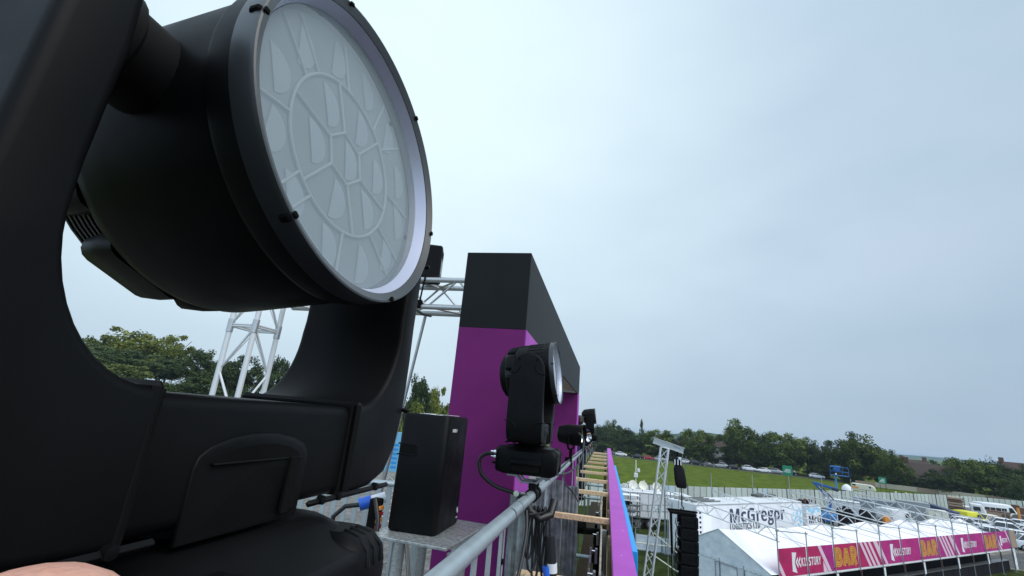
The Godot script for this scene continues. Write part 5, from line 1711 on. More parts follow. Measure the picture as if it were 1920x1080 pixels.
func lorries():
	var th := deg_to_rad(44.4)
	# white trailer with lettering, long side towards the camera
	var c := Vector3(11.9, 0, -43.1) + Vector3(-0.70, 0, -0.714) * 1.25
	var t := box_trailer("white_trailer", "long white lorry trailer lettered McGregor Logistics Ltd behind the bar", "lorry trailer", M.white, c, th, 15.0, 4.3, 2.5, "", 0)
	var F := func(x: float, y: float) -> Transform3D: return Transform3D(Basis(), Vector3(x, y, 1.262))
	var a := text(t, "lettering", "McGregor", 0.98, M.navy, F.call(0.45, 3.40), 0.012, 700)
	a.scale.x = 7.9 / a.mesh.get_aabb().size.x
	var b := text(t, "lettering", "LOGISTICS LTD", 0.42, M.ink, F.call(-1.45, 2.64), 0.012, 700)
	b.scale.x = 4.1 / b.mesh.get_aabb().size.x
	for k in 9: block(t, "curtain_seam", Vector3(-6.0 + 1.45 * k, 2.62, 1.256), Vector3(0.03, 3.0, 0.012), M.pale, 0, 0.002)
	block(t, "cab_door", Vector3(-6.3, 2.5, 1.256), Vector3(1.0, 2.4, 0.014), M.pale, 0, 0.004)
	for k in 8: block(t, "vent_slot", Vector3(-7.1, 1.5 + 0.32 * k, 1.258), Vector3(0.2, 0.14, 0.02), M.dark, 0, 0.004)
	for k in 4: block(t, "roof_rail", Vector3(-5.4, 4.36, -0.9 + 0.5 * k), Vector3(3.6, 0.07, 0.08), M.post, 0, 0.01)
	# blue splash print on the nose end of the side
	rng.seed = 77
	for k in 26:
		var px := rng.randf_range(5.9, 7.2)
		var py := rng.randf_range(1.4, 4.1)
		var l := rng.randf_range(0.2, 0.8)
		var an := rng.randf_range(0.5, 1.2) * (1 if k % 2 else -1)
		var pr := MB.new()
		var d := Vector2(cos(an), sin(an)) * l / 2
		var nn := Vector2(-d.y, d.x).normalized() * rng.randf_range(0.05, 0.16)
		pr.prism(PackedVector2Array([Vector2(px, py) - d, Vector2(px, py) + nn, Vector2(px, py) + d, Vector2(px, py) - nn * 0.6]), Transform3D(Basis(), Vector3(0, 0, 1.252 + 0.0004 * k)), 0.004)
		obj("splash_print", pr, M.sky_blue, t)
	block(t, "dark_load", Vector3(5.6, 4.42, -1.1), Vector3(3.0, 0.2, 0.7), M.post, 0, 0.04)
	var t2 := box_trailer("white_lorry_body", "short white lorry body with blue print and McG lettering next to the trailer", "lorry", M.white, Vector3(18.9, 0, -50.1) + Vector3(-0.70, 0, -0.714) * 1.3, th, 2.7, 3.9, 2.5, "", 0)
	var g := text(t2, "lettering", "McG", 0.62, M.ink, Transform3D(Basis(), Vector3(0.05, 2.72, 1.262)), 0.012, 700)
	g.scale.x = 2.2 / g.mesh.get_aabb().size.x
	for k in 10:
		var px := rng.randf_range(-1.1, 1.0)
		var pr := MB.new()
		var py := 3.5 + 0.2 * sin(px * 4)
		pr.prism(PackedVector2Array([Vector2(px - 0.35, py - 0.05), Vector2(px, py - 0.16), Vector2(px + 0.4, py + 0.03), Vector2(px, py + 0.14)]), Transform3D(Basis(), Vector3(0, 0, 1.252 + 0.0004 * k)), 0.004)
		obj("splash_print", pr, M.sky_blue, t2)
	for k in 4: block(t2, "roof_load", Vector3(-0.8 + 0.55 * k, 4.05, 0.4), Vector3(0.5, 0.3 + 0.12 * (k % 2), 0.6), M.brick_red if k % 2 else M.dark, 0.3 * k, 0.05)
	# further lorries, trailers and vans in front of the hoarding
	box_trailer("white_trailer", "plain white trailer with upright seams behind the blue boom lift", "lorry trailer", M.white, Vector3(30.7, 0, -72.3), deg_to_rad(-24), 3.7, 2.7, 2.0, "", 2)
	for k in 5:
		var s := thing("loudspeaker_case", "black upright case " + ["nearest the boom lift", "second from the boom lift", "third from the boom lift", "fourth from the boom lift", "farthest from the boom lift"][k] + ", in front of the white trailer", "case", Vector3(29.1 + 0.5 * k + (0.7 if k > 2 else 0.0), 0, -69.6 + 0.22 * k), 0.5 + 0.2 * k, "black cases before the white trailer")
		var hh := 2.0 + 0.25 * (k % 2)
		block(s, "body", Vector3(0, hh * 0.45, 0), Vector3(0.6, hh * 0.9, 0.6), M.drape, 0, 0.08)
		block(s, "lid", Vector3(0, hh * 0.95, 0), Vector3(0.34, hh * 0.12, 0.34), M.drape, 0, 0.06)
		block(s, "white_label", Vector3(0.05, hh * 0.55, 0.306), Vector3(0.16, 0.18, 0.008), M.pale, 0, 0)
	car("parked_car", "black car low in front of the white trailer, right of the cases", M.car_black, Vector3(33.0, 0, -69.4), deg_to_rad(40), "", 0)
	car("parked_car", "second black car between the white trailer and the white van", M.car_black, Vector3(34.3, 0, -73.6), deg_to_rad(30), "", 1)
	var wv := van("white_van", "high-roofed white van with closed side between the roof trusses", "van", M.white, Vector3(36.0, 0, -70.6), deg_to_rad(28), 4.4, 2.6)
	block(wv, "side_print", Vector3(0.2, 1.1, 0.99), Vector3(0.5, 0.8, 0.012), M.post, 0, 0)
	block(wv, "side_print", Vector3(0.3, 1.5, 0.99), Vector3(0.24, 0.4, 0.014), M.sign_green, 0, 0)
	block(wv, "roof_bar", Vector3(-1.2, 2.63, 0), Vector3(0.1, 0.06, 1.7), M.grey_box, 0, 0.01)
	var or_ := thing("orange_trolley", "small orange trolley at the rear of the high-roofed white van", "trolley", Vector3(33.6, 0, -68.4), 0.2)
	block(or_, "panel", Vector3(0, 1.3, 0), Vector3(0.7, 0.9, 0.5), M.orange, 0, 0.05)
	for x in [-0.28, 0.28]: bar(or_, "leg", Vector3(x, 0, 0), Vector3(x, 0.9, 0), 0.04, M.orange)
	box_trailer("grey_trailer", "long grey flat-sided trailer with horizontal lines behind the white van", "lorry trailer", M.grey_box, Vector3(40.8, 0, -76.2), deg_to_rad(-24), 3.4, 3.2, 1.8, "", 0)
	box_trailer("grey_trailer", "darker grey trailer half hidden behind the plain white trailer", "lorry trailer", M.scaff, Vector3(38.2, 0, -80.2), deg_to_rad(-24), 5.0, 2.6, 2.2, "", 3)
	var cr := box_trailer("cream_box_body", "cream box body with upright seams next to the dark blue container", "lorry", M.cream, Vector3(41.8, 0, -73.2), deg_to_rad(-20), 1.9, 2.7, 1.6, "", 2)
	block(cr, "door_latch", Vector3(-0.5, 1.9, 0.82), Vector3(0.16, 0.24, 0.02), M.dark, 0, 0)
	var ct := thing("dark_container", "dark blue sloping container between cream box and yellow van", "container", Vector3(47.3, 0, -81.5), deg_to_rad(-33))
	var cbm := MB.new()
	cbm.prism(PackedVector2Array([Vector2(-1.9, 0.5), Vector2(1.7, 0.5), Vector2(1.7, 2.0), Vector2(0.9, 2.15), Vector2(-1.9, 2.8)]), Transform3D(Basis(), Vector3(0, 0, -1.1)), 2.2, 0.04)
	obj("body", cbm, M.container, ct)
	for k in 8: block(ct, "rib", Vector3(-1.7 + 0.43 * k, 1.3, 1.11), Vector3(0.1, 1.4, 0.04), M.navy, 0, 0.01)
	add_wheels(ct, [-1.2, 1.1], 1.1, 0.45, 0.3)
	var yv := van("yellow_van", "bright yellow van parked before the white pick-up cab", "van", M.hi_vis, Vector3(53.2, 0, -85.5), deg_to_rad(22), 4.0, 2.0)
	block(yv, "grey_band", Vector3(-0.7, 1.15, 0.99), Vector3(2.2, 0.35, 0.02), M.grey_box, 0, 0)
	car("parked_car", "cream car parked right beside the yellow van", M.cream, Vector3(56.6, 0, -86.8), deg_to_rad(10), "", 1)
	var pt := thing("pallet_truck", "flatbed truck with a tall stack of brown boards against the hoarding", "truck", Vector3(55.2, 0, -91.0), deg_to_rad(-28))
	for k in 6: block(pt, "board_stack", Vector3(-0.4, 1.4 + 0.36 * k, 0), Vector3(1.7, 0.26, 1.9), [M.tan, M.brick, M.tan][k % 3], 0.01 * k, 0.02)
	block(pt, "bed", Vector3(0, 1.15, 0), Vector3(4.4, 0.2, 2.0), M.grey_box, 0, 0.03)
	for e in [-1.35, 0.55]: bar(pt, "stake", Vector3(e, 1.2, 0.98), Vector3(e, 3.6, 0.98), 0.05, M.post)
	var cabm := MB.new()
	cabm.prism(PackedVector2Array([Vector2(1.2, 0.6), Vector2(2.9, 0.6), Vector2(2.95, 1.5), Vector2(2.5, 2.75), Vector2(1.2, 2.8)]), Transform3D(Basis(), Vector3(0, 0, -0.95)), 1.9, 0.1)
	obj("cab", cabm, M.white, pt)
	block(pt, "cab_window", Vector3(1.9, 2.1, 0.955), Vector3(0.8, 0.6, 0.02), M.window, 0, 0.01)
	add_wheels(pt, [-1.7, 1.9], 0.95, 0.42, 0.28)
	van("white_pickup_cab", "small white van with dark windscreen between boards stack and coach", "van", M.white_car, Vector3(57.8, 0, -93.4), deg_to_rad(42), 4.2, 2.1)
	var co := van("white_coach", "long white van with a row of side windows near the right edge", "van", M.white_car, Vector3(63.4, 0, -95.6), deg_to_rad(8), 6.2, 2.8)
	for k in 4: block(co, "coach_window", Vector3(-2.5 + 0.85 * k, 1.95, 0.985), Vector3(0.78, 0.45, 0.03), M.window, 0, 0.01)
	var tn := thing("tan_hut", "plain brown low cabin in front of the white coach", "cabin", Vector3(60.0, 0, -90.6), deg_to_rad(-30))
	block(tn, "body", Vector3(0, 0.95, 0), Vector3(2.5, 1.9, 1.6), M.tan, 0, 0.05)
	block(tn, "roof", Vector3(0, 1.94, 0), Vector3(2.7, 0.08, 1.8), M.brick, 0, 0.02)
	block(tn, "door", Vector3(0.7, 0.85, 0.805), Vector3(0.8, 1.7, 0.02), M.brick, 0, 0.005)
	var te := thing("orange_loader", "orange upright loader mast in front of the white coach", "loader", Vector3(61.7, 0, -89.2), deg_to_rad(-30))
	block(te, "mast", Vector3(0, 1.6, 0), Vector3(0.3, 3.0, 0.4), M.orange, 0, 0.06)
	block(te, "head", Vector3(-0.2, 3.1, 0), Vector3(0.9, 0.35, 0.6), M.brick, 0, 0.08)
	block(te, "body", Vector3(0.2, 0.7, 0), Vector3(0.8, 0.6, 1.0), M.orange, 0, 0.1)
	add_wheels(te, [-0.1, 0.5], 0.65, 0.3, 0.2)
	car("parked_car", "dark grey estate car at the right edge before the hoarding", M.car_grey, Vector3(64.4, 0, -92.2), deg_to_rad(28), "", 1)
	var db := box_trailer("dark_trailer", "dark brown trailer at the right edge against the hoarding", "trailer", M.brick, Vector3(70.0, 0, -98.5), deg_to_rad(-10), 4.0, 2.4, 2.0, "", 0)
	# rows of white cars
	var spots := [[51.2, -80.6], [56.0, -83.4], [60.4, -86.6], [48.2, -78.6], [48.3, -75.2], [52.5, -77.8], [56.2, -79.6], [46.0, -70.7], [49.9, -72.5], [47.4, -66.9], [58.6, -82.2], [44.0, -73.8], [50.4, -84.0], [52.8, -74.0]]
	var lab := ["back row, just right of the yellow van", "back row, second from the yellow van", "back row near the dark estate car", "behind the marquee ridge end", "middle row, left", "middle row, centre", "middle row, right", "front row, left of centre", "front row, right of centre", "nearest the far end of the bar", "middle row at the right edge", "lowest in front of the cream box", "front of the dark blue container", "front row at the right edge"]
	for i in spots.size():
		var m: Material = M.white_car if i != 5 else M.pale
		car("white_car", "white car in the crowded yard, " + lab[i], m, Vector3(spots[i][0], 0, spots[i][1]), deg_to_rad(-26 + 7 * sin(i * 2.3)), "white cars in the yard", i % 2)

func boom_lift():
	var t := thing("boom_lift", "blue articulated boom lift raised in front of the hoarding", "boom lift", Vector3(27.0, 0, -67.8), deg_to_rad(-22))
	t.scale = Vector3.ONE * 0.86
	block(t, "chassis", Vector3(0, 0.7, 0), Vector3(2.4, 0.5, 1.6), M.boom, 0, 0.08)
	block(t, "turntable", Vector3(0.1, 1.25, 0), Vector3(1.9, 0.7, 1.3), M.boom_pale, 0, 0.12)
	add_wheels(t, [-0.85, 0.85], 0.95, 0.45, 0.3)
	var J := [Vector3(-0.75, 1.3, 0.2), Vector3(0.35, 2.35, 0.2), Vector3(0.55, 3.4, 0.2), Vector3(-1.35, 5.55, 0.2), Vector3(1.25, 5.0, 0.2), Vector3(1.45, 6.75, 0.2)]
	var seg := func(n: String, a: Vector3, b: Vector3, w: float, m: Material):
		var d := (b - a).normalized()
		var s := Vector3(0, 0, 1)
		var bb := MB.new()
		bb.box((a + b) / 2, Vector3(w, a.distance_to(b) + w * 0.6, w), Basis(d.cross(s), d, s), w * 0.15)
		obj(n, bb, m, t)
	seg.call("lower_arm", J[0], J[1], 0.42, M.boom_pale)
	seg.call("riser", J[1], J[2], 0.34, M.boom)
	seg.call("main_boom", J[2], J[3], 0.26, M.boom)
	seg.call("parallel_boom", J[2] + Vector3(0.35, 0.15, -0.05), J[3] + Vector3(0.42, 0.1, -0.05), 0.16, M.navy)
	seg.call("upper_boom", J[3], J[4], 0.34, M.boom)
	seg.call("boom_tip", J[4] + Vector3(-0.3, 0, 0), J[4] + Vector3(0.25, -0.1, 0), 0.42, M.navy)
	seg.call("jib", J[4] + Vector3(0.15, 0, 0), J[5], 0.24, M.boom_pale)
	var ram := MB.new()
	ram.tube([J[1], J[1].lerp(J[3], 0.5) + Vector3(0.3, 0, 0), J[3] + Vector3(0.6, -0.3, 0)], 0.05, 8)
	obj("ram", ram, M.chrome, t)
	var c := Vector3(1.95, 6.9, 0.2)
	block(t, "basket_floor", c, Vector3(2.2, 0.1, 0.9), M.boom, 0, 0.02)
	for x in [-1.08, -0.36, 0.36, 1.08]:
		for z in [-0.43, 0.43]: bar(t, "basket_post", c + Vector3(x, 0, z), c + Vector3(x, 1.15, z), 0.03, M.boom)
	for y in [0.55, 1.15]:
		for z in [-0.43, 0.43]: bar(t, "basket_rail", c + Vector3(-1.1, y, z), c + Vector3(1.1, y, z), 0.03, M.boom)
		for x in [-1.08, 1.08]: bar(t, "basket_rail", c + Vector3(x, y, -0.43), c + Vector3(x, y, 0.43), 0.03, M.boom)
	block(t, "control_box", c + Vector3(-0.3, 0.9, 0.3), Vector3(0.8, 0.5, 0.3), M.boom, 0, 0.05)
	block(t, "basket_top", c + Vector3(-0.4, 1.24, 0), Vector3(1.2, 0.1, 0.5), M.boom_pale, 0, 0.02)
	block(t, "white_bag", c + Vector3(-0.45, 0.2, 0.46), Vector3(0.2, 0.2, 0.04), M.pale, 0, 0.03)

# ---------------------------------------------------------------- field beyond
func field():
	# cars along the park road
	var cs := [[-6, -182, "black"], [1.5, -182, "grey"], [5.5, -180, "white"], [10.6, -172, "black"], [14.6, -173, "red"], [18.4, -171, "silver"], [26.5, -174, "white"], [29.4, -169, "black"], [33.2, -168, "grey"], [37.4, -169.5, "silver"], [41.0, -168, "black"], [45.6, -168.6, "white"], [49.4, -167.4, "white"], [53.4, -168.2, "silver"], [64.0, -165.5, "white"], [57.6, -168.5, "black"]]
	var mm := {"black": M.car_black, "grey": M.car_grey, "white": M.white_car, "red": M.car_red, "silver": M.car_silver}
	for i in cs.size():
		var lab: String = cs[i][2] + " car parked by the lawn, " + ["hidden behind the fascia", "leftmost beside the fascia", "beside the purple fascia", "just left of the red car", "just left of the mast", "behind the truss mast", "under the cross beam", "right of the chain hoist", "second right of the chain hoist", "third right of the hoist", "before the white house", "right of the white house", "two left of the green sign", "left of the green sign", "right of the green sign", "under the trees by the green sign"][i]
		car("parked_car", lab, mm[cs[i][2]], Vector3(cs[i][0], 0, cs[i][1]), deg_to_rad(-6 + 5 * sin(i * 1.7) + (180 if i % 3 == 0 else 0)), "cars parked along the lawn", i % 2)
	for e in [["silver car at the far right beyond the hoarding, left one", 140.5, -208.0, M.car_silver], ["white car at the far right beyond the hoarding, middle one", 145.5, -209.5, M.white_car], ["white car at the far right beyond the hoarding, right one", 149.8, -212.5, M.white_car]]:
		car("parked_car", e[0], e[3], Vector3(e[1], 0, e[2]), deg_to_rad(-35), "cars parked along the lawn", 1)
	for e in [["green notice board with white lines standing on the lawn before the trees", Vector3(44.9, 0, -133.0), 2.6, 2.1], ["smaller green notice board right of the caravan", Vector3(60.5, 0, -122.6), 1.5, 1.35]]:
		var s := thing("notice_board", e[0], "sign", e[1], deg_to_rad(-22))
		for x in [-0.5, 0.5]: bar(s, "post", Vector3(x, 0, 0), Vector3(x, 2.7, 0), 0.06, M.wood_dark)
		block(s, "board", Vector3(0, 2.9 if e[2] > 2.0 else 3.3, 0.07), Vector3(e[3], e[2] * 0.9, 0.06), M.sign_green, 0, 0.01)
		for k in 3: block(s, "white_line", Vector3(-0.1 + 0.1 * k, (2.55 if e[2] > 2.0 else 3.0) + 0.28 * k, 0.105), Vector3(e[3] * 0.7 - 0.2 * k, 0.14, 0.012), M.pale, 0, 0)
	# caravan and blue-white awning
	var c := thing("caravan", "cream touring caravan with brown stripes on the lawn", "caravan", Vector3(57.6, 0, -124.8), deg_to_rad(-30))
	c.scale = Vector3.ONE * 0.74
	var cb := MB.new()
	cb.prism(PackedVector2Array([Vector2(-2.9, 0.6), Vector2(2.6, 0.6), Vector2(3.0, 1.3), Vector2(2.7, 2.2), Vector2(1.9, 2.65), Vector2(-2.6, 2.75), Vector2(-2.95, 2.4)]), Transform3D(Basis(), Vector3(0, 0, -1.1)), 2.2, 0.1)
	obj("body", cb, M.cream, c)
	block(c, "stripe", Vector3(-1.9, 1.6, 1.10), Vector3(1.7, 0.5, 0.02), M.orange, 0, 0)
	block(c, "stripe", Vector3(0.0, 1.15, 1.10), Vector3(5.4, 0.12, 0.02), M.tan, 0, 0)
	for e in [[-2.2, 2.25, 0.9], [1.7, 2.0, 0.5]]: block(c, "window", Vector3(e[0], e[1], 1.105), Vector3(e[2], 0.45, 0.03), M.window, 0, 0.02)
	block(c, "tow_bar", Vector3(3.6, 0.6, 0), Vector3(1.3, 0.12, 0.3), M.car_grey, 0, 0.02)
	add_wheels(c, [-0.2], 1.1, 0.36, 0.2)
	var aw := thing("awning_tent", "small rounded white tent with blue base left of the caravan", "tent", Vector3(53.6, 0, -123.4), deg_to_rad(-26))
	aw.scale = Vector3.ONE * 0.6
	var ab := MB.new()
	ab.lathe([Vector2(0.7, 1.75), Vector2(1.5, 1.6), Vector2(2.3, 1.1), Vector2(2.75, 0.4), Vector2(2.85, 0)], 20)
	obj("canopy", ab, M.tent, aw)
	var a2 := MB.new()
	a2.lathe([Vector2(0, 1.85), Vector2(0.69, 1.8), Vector2(0.7, 0)], 20)
	obj("skirt", a2, M.car_blue, aw)
	var pn := thing("picnic_bench", "small black and white bench on the lawn edge by the hoarding", "bench", Vector3(66.6, 0, -128.0), -0.4)
	for x in [-0.9, 0.1, 0.9]: block(pn, "side", Vector3(x, 0.45, 0), Vector3(0.35, 0.9, 0.6), M.pale if x != 0.1 else M.dark, 0, 0.03)
	block(pn, "seat", Vector3(0, 0.5, 0), Vector3(2.0, 0.08, 0.5), M.dark, 0, 0.02)
	# houses among the trees
	house("white_house", "white rendered house glimpsed between trees above the parked cars", Vector3(39.5, 0, -190), -0.25, 11.0, 7.0, 6.4, 3.0, M.render_white, M.roof, 4)
	house("white_house", "small pale house hidden behind the tree right of the cross beam", Vector3(27.0, 0, -196), -0.1, 9.0, 6.0, 5.0, 2.6, M.render_white, M.roof, 3)
	house("brown_house", "dark brown low house with long tiled roof right of the caravan", Vector3(91.0, 0, -158.0), -0.5, 13.0, 8.0, 3.6, 3.6, M.brick, M.roof, 3)
	house("pale_house", "distant house with pale gables above the brown roof", Vector3(128.0, 0, -234.0), -0.4, 9.0, 8.0, 5.0, 2.6, M.render_white, M.roof, 3)
	house("brick_house", "red brick house with two chimneys at the far right skyline", Vector3(148.0, 0, -205.0), -0.62, 15.0, 9.0, 6.6, 3.4, M.brick_red, M.brick_red, 4)
	var wl := thing("garden_wall", "low pale wall along the road right of the caravan", "wall", Vector3(92.0, 0, -146.0), -0.32)
	for k in 11: block(wl, "wall_section", Vector3(-22 + 4.4 * k, 0.6, 0), Vector3(4.38, 1.2, 0.3), M.ply if k % 3 else M.tan, 0, 0.02)
	# trees
	var g0 := Color(0.032, 0.055, 0.016)
	var g1 := Color(0.125, 0.165, 0.04)
	var d0 := Color(0.018, 0.036, 0.018)
	var d1 := Color(0.072, 0.100, 0.036)
	crowns.oak = crown(101, "round", g0, g1)
	crowns.oak_b = crown(102, "round", g0 * 0.85, g1 * 0.8)
	crowns.lime = crown(103, "round", Color(0.055, 0.08, 0.018), Color(0.20, 0.225, 0.05))
	crowns.dark = crown(104, "round", d0, d1)
	crowns.dark_b = crown(105, "round", d0, d1 * 0.9)
	crowns.cone = crown(106, "cone", d0, d1, 3600)
	crowns.bush = crown(107, "bush", d0, d1, 5200)
	crowns.bush_b = crown(108, "bush", Color(0.06, 0.08, 0.018), Color(0.16, 0.18, 0.045), 5200)
	crowns.pale = crown(110, "round", Color(0.05, 0.075, 0.025), Color(0.17, 0.20, 0.065))
	crowns.soft = crown(111, "round", Color(0.03, 0.055, 0.028), Color(0.10, 0.135, 0.055))
	crowns.thin = crown(109, "round", d0, d1, 1100)
	crowns.trunk0 = trunk_mesh(11)
	crowns.trunk1 = trunk_mesh(12)
	var L := [
		["dark", -123.2, -85.6, 19.7, 8.5, "dark tree at the left end, half behind the yoke"], ["lime", -111.7, -84.3, 22.6, 16.5, "tallest light green tree seen through the big light's yoke"], ["lime", -105.5, -92.1, 22.9, 13.5, "light green tree right of the tallest one through the yoke"],
		["dark", -79.5, -76.0, 17.6, 9.6, "dark rounded tree left of the truss tower"], ["dark_b", -74.5, -82.2, 17.7, 10.4, "dark tree behind the truss tower"], ["dark", -66.0, -81.7, 17.7, 7.4, "dark pointed tree right of the truss tower"],
		["soft", -138.6, -98.5, 20.0, 10.5, "mid green tree far left behind the dark one"], ["pale", -139.1, -114.3, 23.4, 15.5, "broad green tree behind the light green pair"], ["soft", -118.5, -121.9, 17.4, 15.0, "low green tree in the gap behind the light green pair"],
		["soft", -100.0, -70.0, 16.2, 11.0, "shaded green tree standing lower in front of the light green pair"], ["pale", -88.0, -92.0, 17.0, 13.0, "green tree filling in behind the dark rounded tree"], ["dark_b", -58.0, -84.0, 14.0, 10.0, "low dark tree right of the pointed one"],
		["dark", -31.4, -73.6, 15.2, 7.4, "dark tree left of the purple arch"], ["lime", -30.0, -79.5, 14.4, 6.6, "light green tree touching the purple arch"], ["dark_b", -36.0, -90.0, 13.0, 9.0, "dark tree behind the pair left of the arch"],
		["soft", -104.0, -78.0, 17.6, 14.0, "low spreading tree under the tallest light green tree"], ["soft", -93.0, -80.0, 16.6, 13.0, "low dark tree in the gap left of the dark rounded tree"], ["soft", -117.0, -92.0, 17.0, 14.0, "dark low tree at the foot of the tallest light green tree"], ["dark", -84.0, -86.0, 16.4, 12.0, "dark tree between the rounded tree and the truss tower"], ["soft", -68.0, -88.0, 15.6, 12.0, "green tree low behind the truss tower"],
		["lime", -98.0, -66.0, 13.6, 13.0, "light green thicket under the tallest tree, seen just over the yoke"], ["pale", -86.0, -67.0, 13.0, 12.0, "light green thicket right of the first one, over the yoke"], ["bush", -110.0, -72.0, 14.6, 13.0, "dark thicket at the left, over the yoke"], ["bush", -73.0, -70.0, 13.4, 12.0, "dark thicket left of the truss tower's foot"], ["bush", -62.0, -70.0, 12.0, 11.0, "dark thicket right of the truss tower's foot"]]
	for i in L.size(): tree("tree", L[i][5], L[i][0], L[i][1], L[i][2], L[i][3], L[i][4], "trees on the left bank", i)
	tree("tree", "light green round tree low behind the black box", "bush_b", -24.2, -54.8, 11.0, 7.0, "trees left of the arch", 1)
	tree("tree", "light green round tree low beside the purple arch", "bush_b", -19.6, -52.0, 10.7, 6.4, "trees left of the arch", 2)
	var Rr := [
		["dark", -1.6, -200.0, 10.4, 14, "tree nearest the far light over the fascia"], ["oak_b", 2.9, -214.0, 13.2, 13, "taller tree just right of the far light"], ["dark", 6.4, -192, 10.2, 13, "bushy tree left of the cypress"], ["cone", 16.2, -229.4, 14.6, 6.5, "pointed dark cypress above the tree line"], ["dark_b", 11.4, -191.7, 9.4, 13, "low dark tree under the cypress"],
		["oak", 19.2, -184.0, 11.2, 15.5, "green tree left of the truss mast top"], ["dark_b", 26.4, -190, 9.4, 14, "dark tree behind the cross beam"], ["oak", 31.8, -177.2, 12.4, 15.5, "green tree right of the cross beam"], ["dark", 41.5, -200, 9.2, 9, "low dark tree right of the white house"], ["oak_b", 44.6, -174.6, 16.2, 17, "tallest dark green tree in the middle of the tree line"],
		["dark", 53.6, -184, 12.2, 13, "dark tree right of the tallest one"], ["oak", 57.4, -171.8, 13.8, 17.5, "broad green tree behind the green sign"], ["oak_b", 66.7, -179, 12.2, 12.5, "tree right of the broad green one"], ["dark_b", 69.5, -173, 12.0, 12.0, "dark tree left of the boom basket"], ["oak_b", 72.8, -160.4, 14.4, 17, "tall spreading tree above the boom basket"],
		["dark", 79.4, -163, 11.4, 12, "dark tree above the caravan"], ["oak_b", 78.4, -152.2, 10.2, 10.5, "tree right of the caravan"], ["dark", 96.0, -170.0, 5.6, 9, "low tree before the brown house"], ["oak", 95.4, -151.2, 10.4, 13.5, "rounded green tree right of the brown house"], ["dark_b", 117.0, -200, 8.6, 11, "tree in the distance right of the pale gables"],
		["dark", 102.0, -154, 9.6, 14, "dark broad tree left of the brick house"], ["dark_b", 108.5, -156, 8.4, 13, "dark tree before the brick house"], ["thin", 108.4, -163.6, 11.6, 7.5, "sparse feathery tree rising above the right tree line"], ["dark", 116.0, -160, 7.6, 12, "low dark tree at the right edge"], ["dark_b", 112, -148, 7.0, 12, "dark tree behind the rounded bush"], ["oak_b", 134.0, -188, 9.6, 11, "tree at the right edge beyond the brick house"],
		["dark_b", 87.0, -148.5, 6.4, 9, "small dark tree right of the low wall"], ["dark", 62.0, -186, 10.0, 15, "dark tree deep behind the green sign"], ["dark_b", 36.0, -186, 7.0, 9, "low dark tree under the green one by the white house"], ["dark_b", 48.5, -192, 9.6, 14, "dark tree deep behind the tallest one"], ["dark", 23.0, -197, 8.0, 12, "low dark tree deep behind the mast top"], ["dark_b", -7.0, -197, 9.6, 13, "dark tree at the far end of the fascia"], ["oak_b", 100.0, -143.0, 6.6, 11, "low green tree above the coach"], ["dark_b", 84.0, -163.0, 7.6, 10, "low dark tree left of the brown house"], ["dark", 75.5, -168, 10.6, 13, "dark tree deep behind the spreading one"]]
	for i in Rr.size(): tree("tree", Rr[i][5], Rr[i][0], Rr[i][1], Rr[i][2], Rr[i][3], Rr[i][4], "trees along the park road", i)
	for e in [[94.5, -135.3, 6.4, 6.4, "clipped rounded bush at the right edge beyond the hoarding"], [0.0, -190, 5.2, 18, "low hedge-like bush behind the leftmost parked cars"], [17.0, -187, 4.8, 17, "low bush behind the truss mast"], [36.0, -179, 4.2, 9, "low bush under the white house"], [52.0, -178, 5.6, 18, "wide low bush under the tallest tree"], [67.0, -170, 5.4, 15, "wide low bush left of the boom basket"], [80.0, -156, 4.6, 9, "low bush behind the caravan"], [103, -147, 4.4, 14, "low bush over the coach"], [112, -142, 4.6, 12, "low bush left of the clipped rounded one"], [121, -152, 5.6, 14, "low bush behind the cars at the far right"], [9.0, -188, 5.6, 15, "low bush between the fascia and the cypress"], [27.0, -184, 5.2, 14, "low bush behind the chain hoist"], [44.0, -182, 5.4, 12, "low bush right of the white house"], [60.0, -178, 6.0, 15, "low bush behind the green sign"], [74.0, -164, 6.0, 14, "low bush above the boom basket"], [86.0, -157, 5.0, 11, "low bush left of the brown house"], [70.0, -158, 3.6, 8, "small low bush under the boom basket"]]:
		tree("bush", e[4], "bush", e[0], e[1], e[2], e[3], "bushes along the park road", int(e[0]))
	van("white_van", "small white van parked on the grass bank, seen through the big light's yoke", "van", M.white_car, Vector3(-70.7, ground_y(-70.7, -63.4) + 0.02, -63.4), deg_to_rad(35), 4.8, 2.0)

